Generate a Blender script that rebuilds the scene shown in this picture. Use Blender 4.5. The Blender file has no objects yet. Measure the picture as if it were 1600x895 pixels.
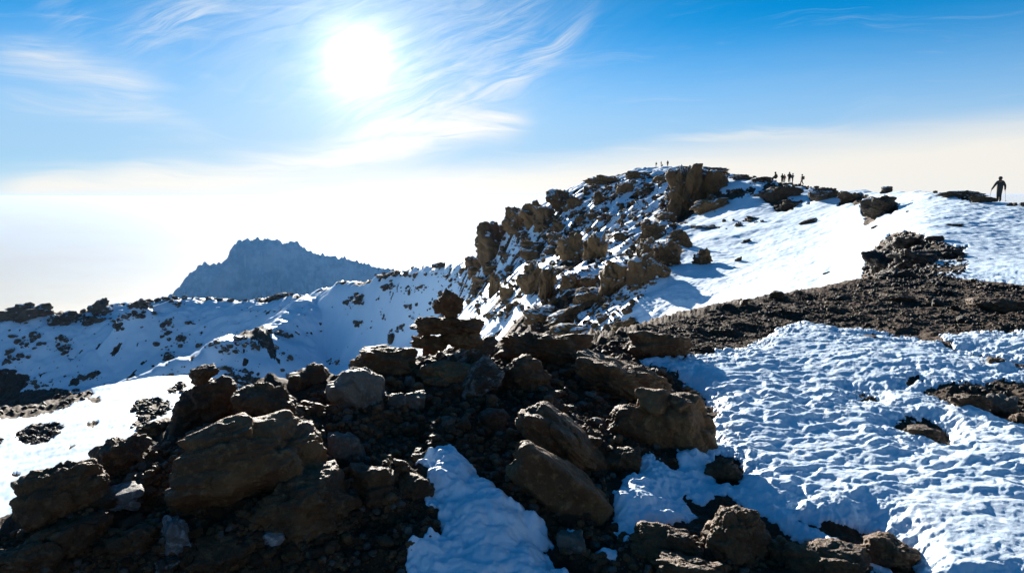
import bpy, bmesh, math
import numpy as np
from mathutils import Vector, Matrix, Euler

R = math.radians
scene = bpy.context.scene
col = scene.collection
rng = np.random.default_rng(11)

# ----------------------------------------------------------------- camera maths (eye at the origin, metres)
FPX = 1067.0
PITCH = math.atan(-142.5 / 1067.0)
CP, SP = math.cos(PITCH), math.sin(PITCH)


def pdir(px, py):
    x = (np.asarray(px, float) - 800.0) / FPX
    v = (447.5 - np.asarray(py, float)) / FPX
    return x, CP - v * SP, SP + v * CP


def project(x, y, z):
    d = y * CP + z * SP
    d = np.where(d > 0.05, d, 0.05)
    return 800 + FPX * x / d, 447.5 - FPX * (z * CP - y * SP) / d


def az_te(px, py):
    x, y, z = pdir(px, py)
    return np.arctan2(x, y), z / np.hypot(x, y)


# ----------------------------------------------------------------- numpy noise
_perm = np.random.default_rng(5).permutation(1024).astype(np.int64)
_perm = np.concatenate([_perm, _perm])
_ga = np.random.default_rng(6).uniform(0, 2 * math.pi, 1024)
_g2 = np.stack([np.cos(_ga), np.sin(_ga)], -1)
_g3 = np.random.default_rng(7).normal(size=(1024, 3))
_g3 /= np.linalg.norm(_g3, axis=1)[:, None]


def perlin2(x, y, seed=0):
    x = x + seed * 17.31
    y = y - seed * 9.73
    xi, yi = np.floor(x).astype(np.int64), np.floor(y).astype(np.int64)
    xf, yf = x - xi, y - yi
    u = xf * xf * xf * (xf * (xf * 6 - 15) + 10)
    v = yf * yf * yf * (yf * (yf * 6 - 15) + 10)

    def g(ix, iy, fx, fy):
        h = _perm[_perm[ix & 1023] + (iy & 1023)] & 1023
        gg = _g2[h]
        return gg[..., 0] * fx + gg[..., 1] * fy
    a = g(xi, yi, xf, yf)
    b = g(xi + 1, yi, xf - 1, yf)
    c = g(xi, yi + 1, xf, yf - 1)
    d = g(xi + 1, yi + 1, xf - 1, yf - 1)
    return ((a * (1 - u) + b * u) * (1 - v) + (c * (1 - u) + d * u) * v) * 1.5


def fbm2(x, y, octv=4, seed=0, gain=0.5):
    s, a, f = 0.0, 1.0, 1.0
    for o in range(octv):
        s = s + a * perlin2(x * f, y * f, seed + o * 3)
        a *= gain
        f *= 2.03
    return s


def perlin3(P, seed=0):
    P = P + np.array([seed * 7.13, seed * 3.77, -seed * 5.21])
    I = np.floor(P).astype(np.int64)
    Fr = P - I
    U = Fr * Fr * Fr * (Fr * (Fr * 6 - 15) + 10)
    out = 0
    for dx in (0, 1):
        for dy in (0, 1):
            for dz in (0, 1):
                h = _perm[(_perm[(_perm[(I[:, 0] + dx) & 1023] + I[:, 1] + dy) & 1023] + I[:, 2] + dz) & 1023] & 1023
                gd = (_g3[h] * (Fr - np.array([dx, dy, dz]))).sum(1)
                w = (U[:, 0] if dx else 1 - U[:, 0]) * (U[:, 1] if dy else 1 - U[:, 1]) * (U[:, 2] if dz else 1 - U[:, 2])
                out = out + gd * w
    return out * 1.5


def sstep(a, b, x):
    t = np.clip((x - a) / (b - a), 0, 1)
    return t * t * (3 - 2 * t)


# ----------------------------------------------------------------- mesh and object helpers
def mesh_np(name, V, Fc, smooth=True, attrs=None):
    me = bpy.data.meshes.new(name)
    V = np.ascontiguousarray(V, np.float32)
    Fc = np.ascontiguousarray(Fc, np.int32)
    n, k = Fc.shape
    me.vertices.add(len(V))
    me.vertices.foreach_set('co', V.ravel())
    me.loops.add(n * k)
    me.loops.foreach_set('vertex_index', Fc.ravel())
    me.polygons.add(n)
    me.polygons.foreach_set('loop_start', np.arange(0, n * k, k, dtype=np.int32))
    me.polygons.foreach_set('use_smooth', np.full(n, smooth, bool))
    for an, av in (attrs or {}).items():
        at = me.attributes.new(an, 'FLOAT', 'POINT')
        at.data.foreach_set('value', np.ascontiguousarray(av, np.float32).ravel())
    me.update(calc_edges=True)
    return me


def link(name, me, mat=None, loc=(0, 0, 0), parent=None):
    o = bpy.data.objects.new(name, me)
    col.objects.link(o)
    o.location = loc
    if mat is not None and not me.materials:
        me.materials.append(mat)
    if parent is not None:
        o.parent = parent
    return o


def tag(o, label=None, cat=None, group=None, kind=None):
    if label:
        o['label'] = label
    if cat:
        o['category'] = cat
    if group:
        o['group'] = group
    if kind:
        o['kind'] = kind
    return o


def poly_sd(px, py, poly):
    """signed distance in photo pixels to a polygon, positive inside"""
    P = np.asarray(poly, float)
    lo, hi = P.min(0) - 60, P.max(0) + 60
    out = np.full(px.shape, -60.0)
    sel = (px > lo[0]) & (px < hi[0]) & (py > lo[1]) & (py < hi[1])
    x, y = px[sel], py[sel]
    if x.size == 0:
        return out
    d = np.full(x.shape, 1e9)
    ins = np.zeros(x.shape, bool)
    for (ax, ay), (bx, by) in zip(P, np.roll(P, -1, 0)):
        ex, ey = bx - ax, by - ay
        t = np.clip(((x - ax) * ex + (y - ay) * ey) / (ex * ex + ey * ey + 1e-9), 0, 1)
        d = np.minimum(d, np.hypot(x - ax - t * ex, y - ay - t * ey))
        c = (ay > y) != (by > y)
        ins ^= c & (x < (bx - ax) * (y - ay) / (by - ay + 1e-12) + ax)
    out[sel] = np.where(ins, d, -d)
    return out


# ----------------------------------------------------------------- node helpers
class N:
    def __init__(s, tree):
        s.t = tree

    def n(s, typ, **kw):
        nd = s.t.nodes.new(typ)
        for k, v in kw.items():
            setattr(nd, k, v)
        return nd

    def l(s, a, b):
        s.t.links.new(a, b)

    def setin(s, sock, v):
        if hasattr(v, 'is_output'):
            s.l(v, sock)
        else:
            sock.default_value = v

    def m(s, op, a, b=None, c=None, clamp=False):
        nd = s.n('ShaderNodeMath', operation=op, use_clamp=clamp)
        for i, v in enumerate((a, b, c)):
            if v is not None:
                s.setin(nd.inputs[i], v)
        return nd.outputs[0]

    def ramp(s, x, a, b, lo=0.0, hi=1.0, smooth=True):
        nd = s.n('ShaderNodeMapRange')
        nd.interpolation_type = 'SMOOTHSTEP' if smooth else 'LINEAR'
        s.setin(nd.inputs[0], x)
        for i, v in zip((1, 2, 3, 4), (a, b, lo, hi)):
            s.setin(nd.inputs[i], v)
        return nd.outputs[0]

    def mix(s, f, a, b):
        nd = s.n('ShaderNodeMix', data_type='RGBA')
        s.setin(nd.inputs[0], f)
        for i, v in ((6, a), (7, b)):
            if isinstance(v, tuple):
                v = (*v, 1.0)
            s.setin(nd.inputs[i], v)
        return nd.outputs[2]

    def noise(s, vec, scale, detail=4, rough=0.55, dist=0.0, ntype=None):
        nd = s.n('ShaderNodeTexNoise')
        if ntype:
            nd.noise_type = ntype
        if vec is not None:
            s.l(vec, nd.inputs['Vector'])
        nd.inputs['Scale'].default_value = scale
        nd.inputs['Detail'].default_value = detail
        nd.inputs['Roughness'].default_value = rough
        nd.inputs['Distortion'].default_value = dist
        return nd.outputs[0]


def new_mat(name):
    m = bpy.data.materials.new(name)
    m.use_nodes = True
    m.node_tree.nodes.clear()
    k = N(m.node_tree)
    out = k.n('ShaderNodeOutputMaterial')
    b = k.n('ShaderNodeBsdfPrincipled')
    k.l(b.outputs[0], out.inputs[0])
    return m, k, b


def bump(k, h, strength, dist):
    nd = k.n('ShaderNodeBump')
    nd.inputs['Strength'].default_value = strength
    nd.inputs['Distance'].default_value = dist
    k.l(h, nd.inputs['Height'])
    return nd.outputs[0]


def rock_material(name, c0, c1, c2, scale=1.0, rough=0.62, lichen=None, lichen_amt=0.5, bstr=1.0, snow=0.0):
    """weathered volcanic rock: two browns, fine specks, optional pale lichen patches; scale in cells per metre"""
    m, k, b = new_mat(name)
    tc = k.n('ShaderNodeTexCoord').outputs['Object']
    inf = k.n('ShaderNodeObjectInfo').outputs['Random']
    off = k.n('ShaderNodeVectorMath', operation='ADD')
    k.l(tc, off.inputs[0])
    k.l(inf, off.inputs[1])
    v = off.outputs[0]
    n1 = k.noise(v, 2.2 * scale, 5, 0.6, 0.4)
    n2 = k.noise(v, 14 * scale, 5, 0.65)
    n3 = k.noise(v, 60 * scale, 3, 0.7)
    c = k.mix(k.ramp(n1, 0.36, 0.66), c0, c1)
    c = k.mix(k.ramp(n2, 0.48, 0.72), c, c2)
    c = k.mix(k.ramp(n3, 0.64, 0.76, 0, 0.55), c, tuple(min(1, x * 2.2) for x in c2))
    if lichen:
        ln = k.m('MULTIPLY', k.ramp(k.noise(v, 5 * scale, 6, 0.7, 0.6), 0.62 - 0.22 * lichen_amt, 0.72 - 0.22 * lichen_amt), k.ramp(n3, 0.3, 0.6, 0.35, 1))
        c = k.mix(ln, c, lichen)
    tone = k.m('MULTIPLY_ADD', inf, 0.5, 0.75)
    snf = None
    if snow:
        ge = k.n('ShaderNodeNewGeometry')
        sx = k.n('ShaderNodeSeparateXYZ'); k.l(ge.outputs['Normal'], sx.inputs[0])
        ns = k.noise(ge.outputs['Position'], 0.5 * scale / 0.35, 4, 0.6)
        snf = k.m('MULTIPLY', k.ramp(sx.outputs[2], 0.55, 0.8), k.ramp(ns, 0.62 - 0.3 * snow, 0.70 - 0.3 * snow))
    tn = k.n('ShaderNodeVectorMath', operation='SCALE')
    k.l(c, tn.inputs[0])
    k.l(tone, tn.inputs['Scale'])
    k.l(k.mix(snf, tn.outputs[0], (0.78, 0.87, 0.96)) if snow else tn.outputs[0], b.inputs['Base Color'])
    b.inputs['Roughness'].default_value = rough
    b.inputs['Specular IOR Level'].default_value = 0.45
    h = k.m('ADD', k.m('MULTIPLY', n2, 1.0), k.m('MULTIPLY', n3, 0.45))
    k.l(bump(k, h, bstr, 0.05 / scale), b.inputs['Normal'])
    return m
# ----------------------------------------------------------------- terrain: one polar sheet lofted through feature lines
# a feature line is a list of (px, py, kind, value): the line passes the photo point (px, py) at range r or height z;
# 'h' entries are hidden from the camera and give (px, r, z) outright
def feat(pts):
    A, Lr, Z = [], [], []
    for p in pts:
        if p[2] == 'h':
            a, _ = az_te(p[0], 470)
            r, z = p[1], p[3]
        else:
            a, te = az_te(p[0], p[1])
            if p[2] == 'r':
                r, z = p[3], p[3] * te
            else:
                z, r = p[3], p[3] / te
        A.append(float(a)); Lr.append(math.log(r)); Z.append(float(z))
    return A, Lr, Z


def rr(lst):
    return [(px, py, 'r', r) for px, py, r in lst]


def zz(lst):
    return [(px, py, 'z', z) for px, py, z in lst]


def hh(lst):
    return [(px, r, 'h', z) for px, r, z in lst]


F1 = feat(zz([(-150, 960, -1.62), (0, 960, -1.62), (400, 960, -1.66), (800, 960, -1.70), (1200, 960, -1.70), (1750, 960, -1.64)]))
F2 = feat(zz([(-150, 885, -1.56), (0, 858, -1.50), (150, 800, -1.47), (300, 740, -1.42), (500, 720, -1.42), (700, 720, -1.48),
              (900, 700, -1.52), (1000, 700, -1.58), (1200, 680, -1.66), (1400, 660, -1.66), (1750, 650, -1.58)]))
F3 = feat(zz([(-150, 850, -1.5), (0, 822, -1.47), (60, 800, -1.45), (140, 742, -1.42), (220, 700, -1.40), (280, 660, -1.38), (330, 630, -1.36),
              (400, 618, -1.35), (480, 604, -1.34), (560, 586, -1.34), (640, 570, -1.35), (720, 554, -1.38), (800, 545, -1.42), (900, 540, -1.5),
              (985, 520, -1.6), (1050, 499, -1.65), (1110, 487, -1.66), (1200, 467, -1.68), (1280, 453, -1.68), (1345, 439, -1.68),
              (1450, 431, -1.66), (1530, 440, -1.64), (1600, 447, -1.62), (1750, 455, -1.6)]))
F4 = feat(hh([(-150, 6.0, -3.2), (0, 6.0, -3.2), (140, 6.8, -3.2), (300, 8.0, -3.2), (500, 9.5, -3.3), (700, 10.5, -3.4), (800, 11.2, -3.4),
              (900, 12.5, -3.5), (1000, 15, -3.5), (1100, 16.5, -3.2), (1200, 18, -2.95), (1300, 19, -2.6), (1345, 19, -2.36),
              (1400, 19, -1.98), (1450, 19, -1.76), (1600, 20, -1.62), (1750, 21, -1.6)]))
F5 = feat(rr([(-150, 900, 20), (0, 835, 23), (140, 752, 25), (280, 690, 29), (330, 655, 35), (400, 690, 60), (550, 660, 66), (700, 610, 66),
              (800, 562, 50), (900, 560, 47), (960, 545, 45), (1030, 515, 44), (1100, 496, 42), (1170, 476, 37), (1200, 469, 36), (1300, 451, 34), (1400, 402, 28),
              (1450, 386, 26), (1600, 402, 25), (1750, 404, 25)]))
F6 = feat(rr([(-150, 664, 60), (0, 641, 68), (70, 631, 70), (130, 617, 73), (200, 602, 76), (280, 591, 80), (330, 588, 83), (400, 640, 92),
              (500, 640, 110), (600, 620, 115), (700, 552, 98), (800, 482, 80), (900, 465, 58), (960, 462, 52), (1030, 458, 50), (1090, 436, 52), (1160, 418, 56),
              (1200, 408, 56), (1300, 388, 54), (1400, 352, 43), (1450, 347, 37), (1600, 366, 33), (1750, 370, 33)]))
F7 = feat(rr([(-150, 650, 432), (0, 634, 422), (100, 614, 415), (200, 604, 400), (300, 597, 380), (400, 598, 352), (500, 586, 326), (600, 556, 278),
              (700, 496, 206), (800, 420, 164), (900, 385, 132), (1000, 362, 108), (1060, 345, 112), (1100, 347, 98), (1200, 342, 86),
              (1300, 331, 84), (1400, 316, 65), (1450, 316, 49), (1550, 336, 40), (1600, 339, 39), (1750, 345, 39)]))
F8 = feat(rr([(-150, 506, 520), (0, 493, 500), (60, 482, 500), (120, 492, 490), (160, 484, 490), (200, 477, 480), (270, 465, 470), (330, 465, 460),
              (400, 469, 440), (440, 463, 430), (500, 459, 400), (560, 443, 350), (640, 425, 285), (700, 413, 240), (735, 409, 218), (750, 392, 208),
              (775, 368, 202), (800, 345, 198), (850, 318, 197), (900, 294, 198), (940, 283, 203), (1000, 270, 210), (1045, 266, 208), (1090, 268, 172),
              (1130, 275, 142), (1180, 280, 126), (1215, 287, 119), (1260, 290, 115), (1300, 298, 105), (1340, 302, 95), (1400, 303, 80),
              (1450, 302, 62), (1500, 309, 55), (1560, 320, 48), (1600, 323, 46), (1750, 330, 46)]))

# columns: dense across the view, coarse behind the viewer; rows: dense where a segment is seen
TD = np.linspace(-1.06, 1.06, 1380)
AZ = np.concatenate([np.linspace(-math.pi, math.atan(-1.06), 22)[:-1], np.arctan(TD), np.linspace(math.atan(1.06), math.pi, 22)[1:]])
NC = len(AZ)


def gsm(v, sig):
    r = np.arange(-int(3 * sig), int(3 * sig) + 1)
    w = np.exp(-0.5 * (r / sig) ** 2); w /= w.sum()
    return np.convolve(np.pad(v, len(r) // 2, mode='edge'), w, 'valid')


def col_feat(f, sr, sz):
    L = np.interp(AZ, f[0], f[1]); T = np.interp(AZ, f[0], np.array(f[2]) / np.exp(f[1]))
    L = gsm(L, sr); T = gsm(T, sz)
    return L, T * np.exp(L)


LF, ZF = [], []
one = np.ones(NC)
LF.append(one * math.log(0.5)); ZF.append(one * -1.78)
for f, sr, sz in ((F1, 20, 20), (F2, 20, 14), (F3, 10, 5), (F4, 20, 20), (F5, 22, 16), (F6, 22, 12), (F7, 26, 18), (F8, 16, 4)):
    L, Z = col_feat(f, sr, sz)
    LF.append(L); ZF.append(Z)
L8, Z8 = LF[-1], ZF[-1]
LF.append(L8 + math.log(1.22)); ZF.append(Z8 - 0.20 * np.exp(L8))
LF.append(one * math.log(2500)); ZF.append(one * -1500.0)
LF.append(one * math.log(10500)); ZF.append(one * -1750.0)
LF.append(one * math.log(34000)); ZF.append(one * 0.0)
LF, ZF = np.array(LF), np.array(ZF)
for k in range(1, len(LF)):
    LF[k] = np.maximum(LF[k], LF[k - 1] + 0.03)
K = len(LF)
h_ = np.diff(LF, axis=0); dl = np.diff(ZF, axis=0) / h_
sl = np.zeros_like(ZF)
sl[0], sl[-1] = dl[0], dl[-1]
same = dl[:-1] * dl[1:] > 0
w1, w2 = 2 * h_[1:] + h_[:-1], h_[1:] + 2 * h_[:-1]
with np.errstate(divide='ignore', invalid='ignore'):
    hm = (w1 + w2) / (w1 / dl[:-1] + w2 / dl[1:])
sl[1:-1] = np.where(same, hm, 0)
SEG = [8, 230, 250, 26, 44, 130, 150, 170, 14, 12, 14, 20]
RL, RZ, ROWF = [], [], [0]
for k, n in enumerate(SEG):
    for s in (np.arange(n) / n):
        h00, h10, h01, h11 = 2 * s**3 - 3 * s**2 + 1, s**3 - 2 * s**2 + s, -2 * s**3 + 3 * s**2, s**3 - s**2
        RL.append(LF[k] * (1 - s) + LF[k + 1] * s)
        RZ.append(h00 * ZF[k] + h10 * h_[k] * sl[k] + h01 * ZF[k + 1] + h11 * h_[k] * sl[k + 1])
    ROWF.append(ROWF[-1] + n)
RL.append(LF[-1]); RZ.append(ZF[-1])
RR = np.exp(np.array(RL)); ZB = np.array(RZ)
NR = RR.shape[0]
X = RR * np.sin(AZ)[None]; Y = RR * np.cos(AZ)[None]
FRONT = (np.abs(AZ) < 0.83)[None] & np.ones((NR, 1), bool)
PX, PY = project(X, Y, ZB)
PX = np.where(FRONT, PX, -9999); PY = np.where(FRONT, PY, -9999)

# spurs: low ridges that run down the far shaded slope and catch light along their crest
def spur(pts, wid, hgt):
    """pts: (px, py) along the spur on the far slope; adds a soft ridge in ground plan"""
    global ZB
    P = []
    for px, py in pts:
        j = int(np.argmin(np.abs(AZ - az_te(px, py)[0])))
        i = ROWF[7] + int(np.argmax(PY[ROWF[7]:ROWF[8] + 1, j] <= py))
        P.append((X[i, j], Y[i, j]))
    P = np.array(P)
    sl_ = slice(ROWF[6], ROWF[9])
    x, y = X[sl_], Y[sl_]
    d = np.full(x.shape, 1e9); tt = np.zeros(x.shape)
    n = len(P) - 1
    for q in range(n):
        e = P[q + 1] - P[q]
        t = np.clip(((x - P[q, 0]) * e[0] + (y - P[q, 1]) * e[1]) / (e @ e), 0, 1)
        dd = np.hypot(x - P[q, 0] - t * e[0], y - P[q, 1] - t * e[1])
        up = dd < d
        d = np.where(up, dd, d); tt = np.where(up, (q + t) / n, tt)
    bumpz = hgt * np.exp(-d / wid) * np.sin(np.pi * np.clip(tt, 0.02, 0.98)) ** 0.5
    ZB[sl_] += bumpz


def shoulder(pts, top=5.0, fall=0.62):
    """a ridge standing in the valley in front of the far face: pts are (px, py, range); narrow level top, steep sides"""
    P = np.array([(r * math.sin(float(az_te(px, py)[0])), r * math.cos(float(az_te(px, py)[0])), r * float(az_te(px, py)[1])) for px, py, r in pts])
    sl_ = slice(ROWF[6] + 10, ROWF[9])
    x, y = X[sl_], Y[sl_]
    x = x + 6 * fbm2(x / 30, y / 30, 2, 15); y = y + 6 * fbm2(x / 30, y / 30, 2, 16)
    for q in range(len(P) - 1):
        e = P[q + 1, :2] - P[q, :2]
        t = np.clip(((x - P[q, 0]) * e[0] + (y - P[q, 1]) * e[1]) / (e @ e), 0, 1)
        d = np.hypot(x - P[q, 0] - t * e[0], y - P[q, 1] - t * e[1])
        zl = P[q, 2] + (P[q + 1, 2] - P[q, 2]) * t - fall * np.maximum(0, d - top)
        ZB[sl_] = np.maximum(ZB[sl_], zl)


shoulder([(228, 590, 300), (262, 570, 304), (300, 552, 308), (345, 535, 314), (372, 527, 322), (420, 510, 345), (470, 488, 372), (505, 464, 396)])
spur([(430, 535), (480, 505), (510, 482), (540, 466)], 8.0, 4.0)
spur([(150, 560), (205, 520), (235, 490)], 10.0, 9.0)

# ----------------------------------------------------------------- surface relief
near = 1 - sstep(11, 24, RR)
Z = ZB.copy()
rows = slice(0, ROWF[9] + 1)
x, y, r = X[rows], Y[rows], RR[rows]
rough_z = np.where(np.abs(AZ)[None] < 0.83, sstep(1010, 930, PX[rows]), 0.5)
dz = near[rows] * (rough_z * (0.11 * np.abs(fbm2(x * 1.7, y * 1.7, 3, 9)) + 0.05 * np.abs(fbm2(x * 5.5, y * 5.5, 3, 10)) - 0.05) + 0.06 * fbm2(x * 0.9, y * 0.9, 2, 1) + 0.035 * fbm2(x * 3.2, y * 3.2, 2, 2) + 0.017 * fbm2(x * 11, y * 11, 2, 3)
                   + 0.006 * fbm2(x * 34, y * 34, 2, 4))
far = sstep(14, 40, r)
dz += far * (0.35 * fbm2(x / 9, y / 9, 3, 5) * sstep(20, 90, r) + 0.07 * fbm2(x / 1.6, y / 1.6, 3, 6))
dz += sstep(120, 300, r) * (2.2 * fbm2(x / 38, y / 38, 4, 7) + 0.5 * fbm2(x / 7, y / 7, 2, 8))
STONY = [(712, 430), (760, 360), (850, 300), (1000, 262), (1060, 262), (1075, 330), (1070, 400), (1000, 470), (930, 540), (720, 560)]
stz = sstep(-30, 30, poly_sd(PX[rows], PY[rows], STONY)) * sstep(30, 60, r)
qa, qb = (x * 0.8 + y * 0.6), (-x * 0.6 + y * 0.8)
dz += stz * (1.1 * fbm2(qa / 13, qb / 8, 3, 12, 0.6) + 0.9 * (0.5 - np.abs(fbm2(qa / 17, qb / 9, 3, 13, 0.6))))
dz += sstep(200, 330, r) * 3.0 * (0.25 - np.abs(fbm2(x / 75, y / 75, 3, 14)))
Z[rows] += dz

# ----------------------------------------------------------------- where the snow lies on the hills (photo outlines laid on the ground)
DARK = [
    [(1340, 446), (1352, 420), (1352, 402), (1390, 368), (1420, 362), (1445, 366), (1440, 378), (1510, 388), (1500, 404), (1462, 408), (1450, 418),
     (1512, 414), (1508, 420), (1455, 430), (1500, 436), (1540, 446), (1610, 452), (1610, 475), (1340, 475)],
    [(-200, 578), (30, 580), (47, 586), (45, 600), (32, 612), (60, 608), (130, 612), (150, 616), (100, 640), (40, 650), (-200, 668)],
    [(205, 640), (215, 627), (240, 624), (262, 628), (270, 638), (258, 648), (240, 655), (222, 672), (205, 670), (218, 655)],
    [(22, 682), (40, 668), (80, 664), (98, 668), (90, 680), (75, 690), (50, 696), (38, 692)],
    [(262, 610), (280, 601), (292, 604), (284, 614), (266, 618)],
    [(0, 648), (22, 645), (28, 650), (0, 656)], [(132, 664), (150, 660), (156, 664), (138, 670)], [(20, 740), (32, 742), (28, 748), (18, 748)],
    [(112, 698), (124, 695), (118, 702), (106, 704)], [(138, 626), (152, 623), (156, 628), (142, 630)], [(-60, 700), (-20, 690), (8, 690), (-10, 700)],
    [(350, 588), (362, 580), (392, 586), (420, 600), (440, 620), (340, 620)],
    [(1040, 345), (1046, 300), (1050, 272), (1090, 262), (1132, 264), (1134, 276), (1110, 282), (1108, 300), (1130, 304), (1160, 296), (1182, 294),
     (1178, 302), (1140, 316), (1112, 330), (1085, 334), (1060, 352)],
    [(1184, 300), (1200, 287), (1240, 294), (1246, 304), (1228, 312), (1250, 318), (1238, 330), (1214, 330), (1198, 318)],
    [(1264, 308), (1270, 296), (1300, 296), (1318, 302), (1306, 312), (1280, 318), (1264, 322)],
    [(1130, 278), (1180, 276), (1215, 282), (1260, 289), (1305, 296), (1305, 299), (1255, 293), (1210, 288), (1175, 282)],
    [(1460, 300), (1490, 298), (1530, 308), (1556, 317), (1520, 314), (1480, 306)],
    [(1310, 322), (1318, 308), (1350, 305), (1346, 318), (1330, 322)], [(1346, 332), (1352, 310), (1385, 308), (1404, 328), (1370, 342), (1352, 350)],
    [(800, 520), (820, 490), (850, 480), (905, 485), (880, 500), (915, 520), (925, 545), (800, 560)],
    [(925, 512), (985, 500), (1010, 505), (1000, 520), (960, 528), (920, 540)],
]
sel = (slice(ROWF[3] - 60, ROWF[9]), slice(21, NC - 21))
spx, spy, sr_ = PX[sel], PY[sel], RR[sel]
sx, sy = X[sel], Y[sel]
wob = 3.2 * fbm2(spx / 17, spy / 11, 3, 21) + 1.5 * fbm2(spx / 5, spy / 4, 2, 24)
sn = np.ones(spx.shape)
for P in DARK:
    sn = np.minimum(sn, sstep(2.0, -2.0, poly_sd(spx, spy, P) + wob))
# bare rock showing through on the stony flank of the hill, and thinly on the far slope
stony = sstep(-25, 25, poly_sd(spx, spy, STONY))
st = fbm2((sx * .8 + sy * .6) / 8, (-sx * .6 + sy * .8) / 4, 4, 31, 0.62)
sn = np.minimum(sn, 1 - stony * sstep(0.20, 0.36, st))
farz = sstep(150, 260, sr_)
ft = fbm2(sx / 9, sy / 13, 4, 33, 0.62) + 0.55 * fbm2(sx / 60, sy / 60, 2, 36)
sn = np.minimum(sn, 1 - 0.95 * farz * sstep(0.78, 0.98, ft))
crest_i = np.arange(ROWF[3] - 60, ROWF[9])[:, None] * np.ones((1, sn.shape[1]))
ct = fbm2(sx / 12, sy / 12, 3, 35) + 0.3 * fbm2(sx / 70, sy / 70, 2, 37)
cr = sstep(ROWF[8] - 26, ROWF[8] - 4, crest_i) * farz * (1 - sstep(560, 760, spx) * 0.6)
sn = np.minimum(sn, 1 - cr * sstep(0.0, 0.25, ct + 0.1))
rowi = np.arange(NR)[:, None] * np.ones((1, NC))
SNOW = np.zeros((NR, NC))
SNOW[sel] = sn
SNOW[(rowi >= ROWF[9])] = 1.0
SNOW[ROWF[3] - 60:ROWF[9], :21] = 1; SNOW[ROWF[3] - 60:ROWF[9], -21:] = 1
pxm = PX[ROWF[3]][None]
st0 = ROWF[3] + (ROWF[4] + 3 - ROWF[3]) * np.where(np.abs(AZ)[None] < 0.83, sstep(1375, 1325, pxm), 0)
SNOW *= sstep(st0 - 3, st0 + 3, rowi)
# snow has thickness; rock breaks through roughly
cr_s = (np.maximum(0, fbm2(x * 2.3, y * 1.5, 2, 41)) * 0.04 + 0.012 * fbm2(x * 5, y * 3, 2, 42)) * (1 - sstep(60, 120, r))
Z[rows] += SNOW[rows] * far ** 0.3 * np.clip(r * 0.0022, 0.03, 0.5) + SNOW[rows] * cr_s
Z[rows] += (1 - SNOW[rows]) * far * np.clip(r * 0.003, 0, 1.3) * fbm2(AZ[None] / 0.013 + 0 * r, np.log(r) / 0.03, 3, 44)


def grid_faces(nr, nc):
    i = np.arange(nr - 1)[:, None] * nc + np.arange(nc - 1)[None]
    return np.stack([i, i + 1, i + nc + 1, i + nc], -1).reshape(-1, 4)


def sheet(name, r0, r1, mat, kind='structure'):
    V = np.stack([X[r0:r1 + 1], Y[r0:r1 + 1], Z[r0:r1 + 1]], -1).reshape(-1, 3)
    me = mesh_np(name, V, grid_faces(r1 - r0 + 1, NC), True, {'snow': SNOW[r0:r1 + 1]})
    o = link(name, me, mat)
    tag(o, kind=kind)
    return o


# terrain material: dark volcanic scree, snow where the attribute says so
tm, k, b = new_mat('volcanic_ground_and_snow')
geo = k.n('ShaderNodeNewGeometry').outputs['Position']
sa = k.n('ShaderNodeAttribute', attribute_name='snow').outputs['Fac']
nb = k.noise(geo, 1.4, 6, 0.65)
nf = k.noise(geo, 22, 4, 0.7)
nl = k.noise(geo, 0.25, 4, 0.6)
sf = k.ramp(k.m('ADD', sa, k.m('MULTIPLY_ADD', nb, 0.5, -0.25)), 0.42, 0.56)
soil = k.mix(k.ramp(nb, 0.35, 0.68), (0.038, 0.021, 0.010), (0.070, 0.041, 0.021))
soil = k.mix(k.ramp(nf, 0.55, 0.75), soil, (0.10, 0.066, 0.038))
soil = k.mix(k.ramp(nl, 0.52, 0.7, 0, 0.5), soil, (0.10, 0.05, 0.030))
snc = k.mix(k.ramp(nl, 0.3, 0.7), (0.68, 0.835, 0.98), (0.72, 0.86, 0.985))
k.l(k.mix(sf, soil, snc), b.inputs['Base Color'])
k.l(k.ramp(sf, 0, 1, 0.85, 0.55), b.inputs['Roughness'])
b.inputs['Specular IOR Level'].default_value = 0.3
hb = k.m('ADD', k.m('MULTIPLY', k.noise(geo, 9, 5, 0.65), k.ramp(sf, 0, 1, 1.0, 0.25)), k.m('MULTIPLY', nf, k.ramp(sf, 0, 1, 0.6, 0.1)))
k.l(bump(k, hb, 0.7, 0.06), b.inputs['Normal'])
TERRAIN = tm

# far lowland: a floor of cloud below the mountain reaches the horizon
cm, k, b = new_mat('cloud_floor')
geo = k.n('ShaderNodeNewGeometry').outputs['Position']
cn = k.noise(geo, 0.0004, 5, 0.6)
k.l(k.mix(k.ramp(cn, 0.35, 0.65), (1.0, 0.82, 0.50), (1.0, 0.86, 0.56)), b.inputs['Base Color'])
b.inputs['Roughness'].default_value = 0.8
b.inputs['Metallic'].default_value = 0.3
k.l(bump(k, k.noise(geo, 0.0006, 6, 0.6), 0.07, 160.0), b.inputs['Normal'])

sheet('ground', 0, ROWF[4], TERRAIN)
sheet('hillside', ROWF[4], ROWF[9], TERRAIN)
sheet('lowland', ROWF[9], NR - 1, cm)

PXs, PYs = project(X, Y, Z)   # final surface as seen, for setting things down on it
PXs = np.where(FRONT, PXs, -9999); PYs = np.where(FRONT, PYs, -9999)


def ground_hit(px, py, r0=0, r1=None):
    """range and height where the ray through a photo point first meets the ground (rows r0..r1)"""
    a, te = az_te(px, py)
    j = int(np.argmin(np.abs(AZ - a)))
    r1 = r1 or ROWF[8]
    t = Z[r0:r1 + 1, j] / RR[r0:r1 + 1, j]
    i = np.argmax(t >= te)
    if t[i] < te:
        i = int(np.argmax(t))
    i += r0
    return float(RR[i, j]), float(Z[i, j]), float(AZ[j])


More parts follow.
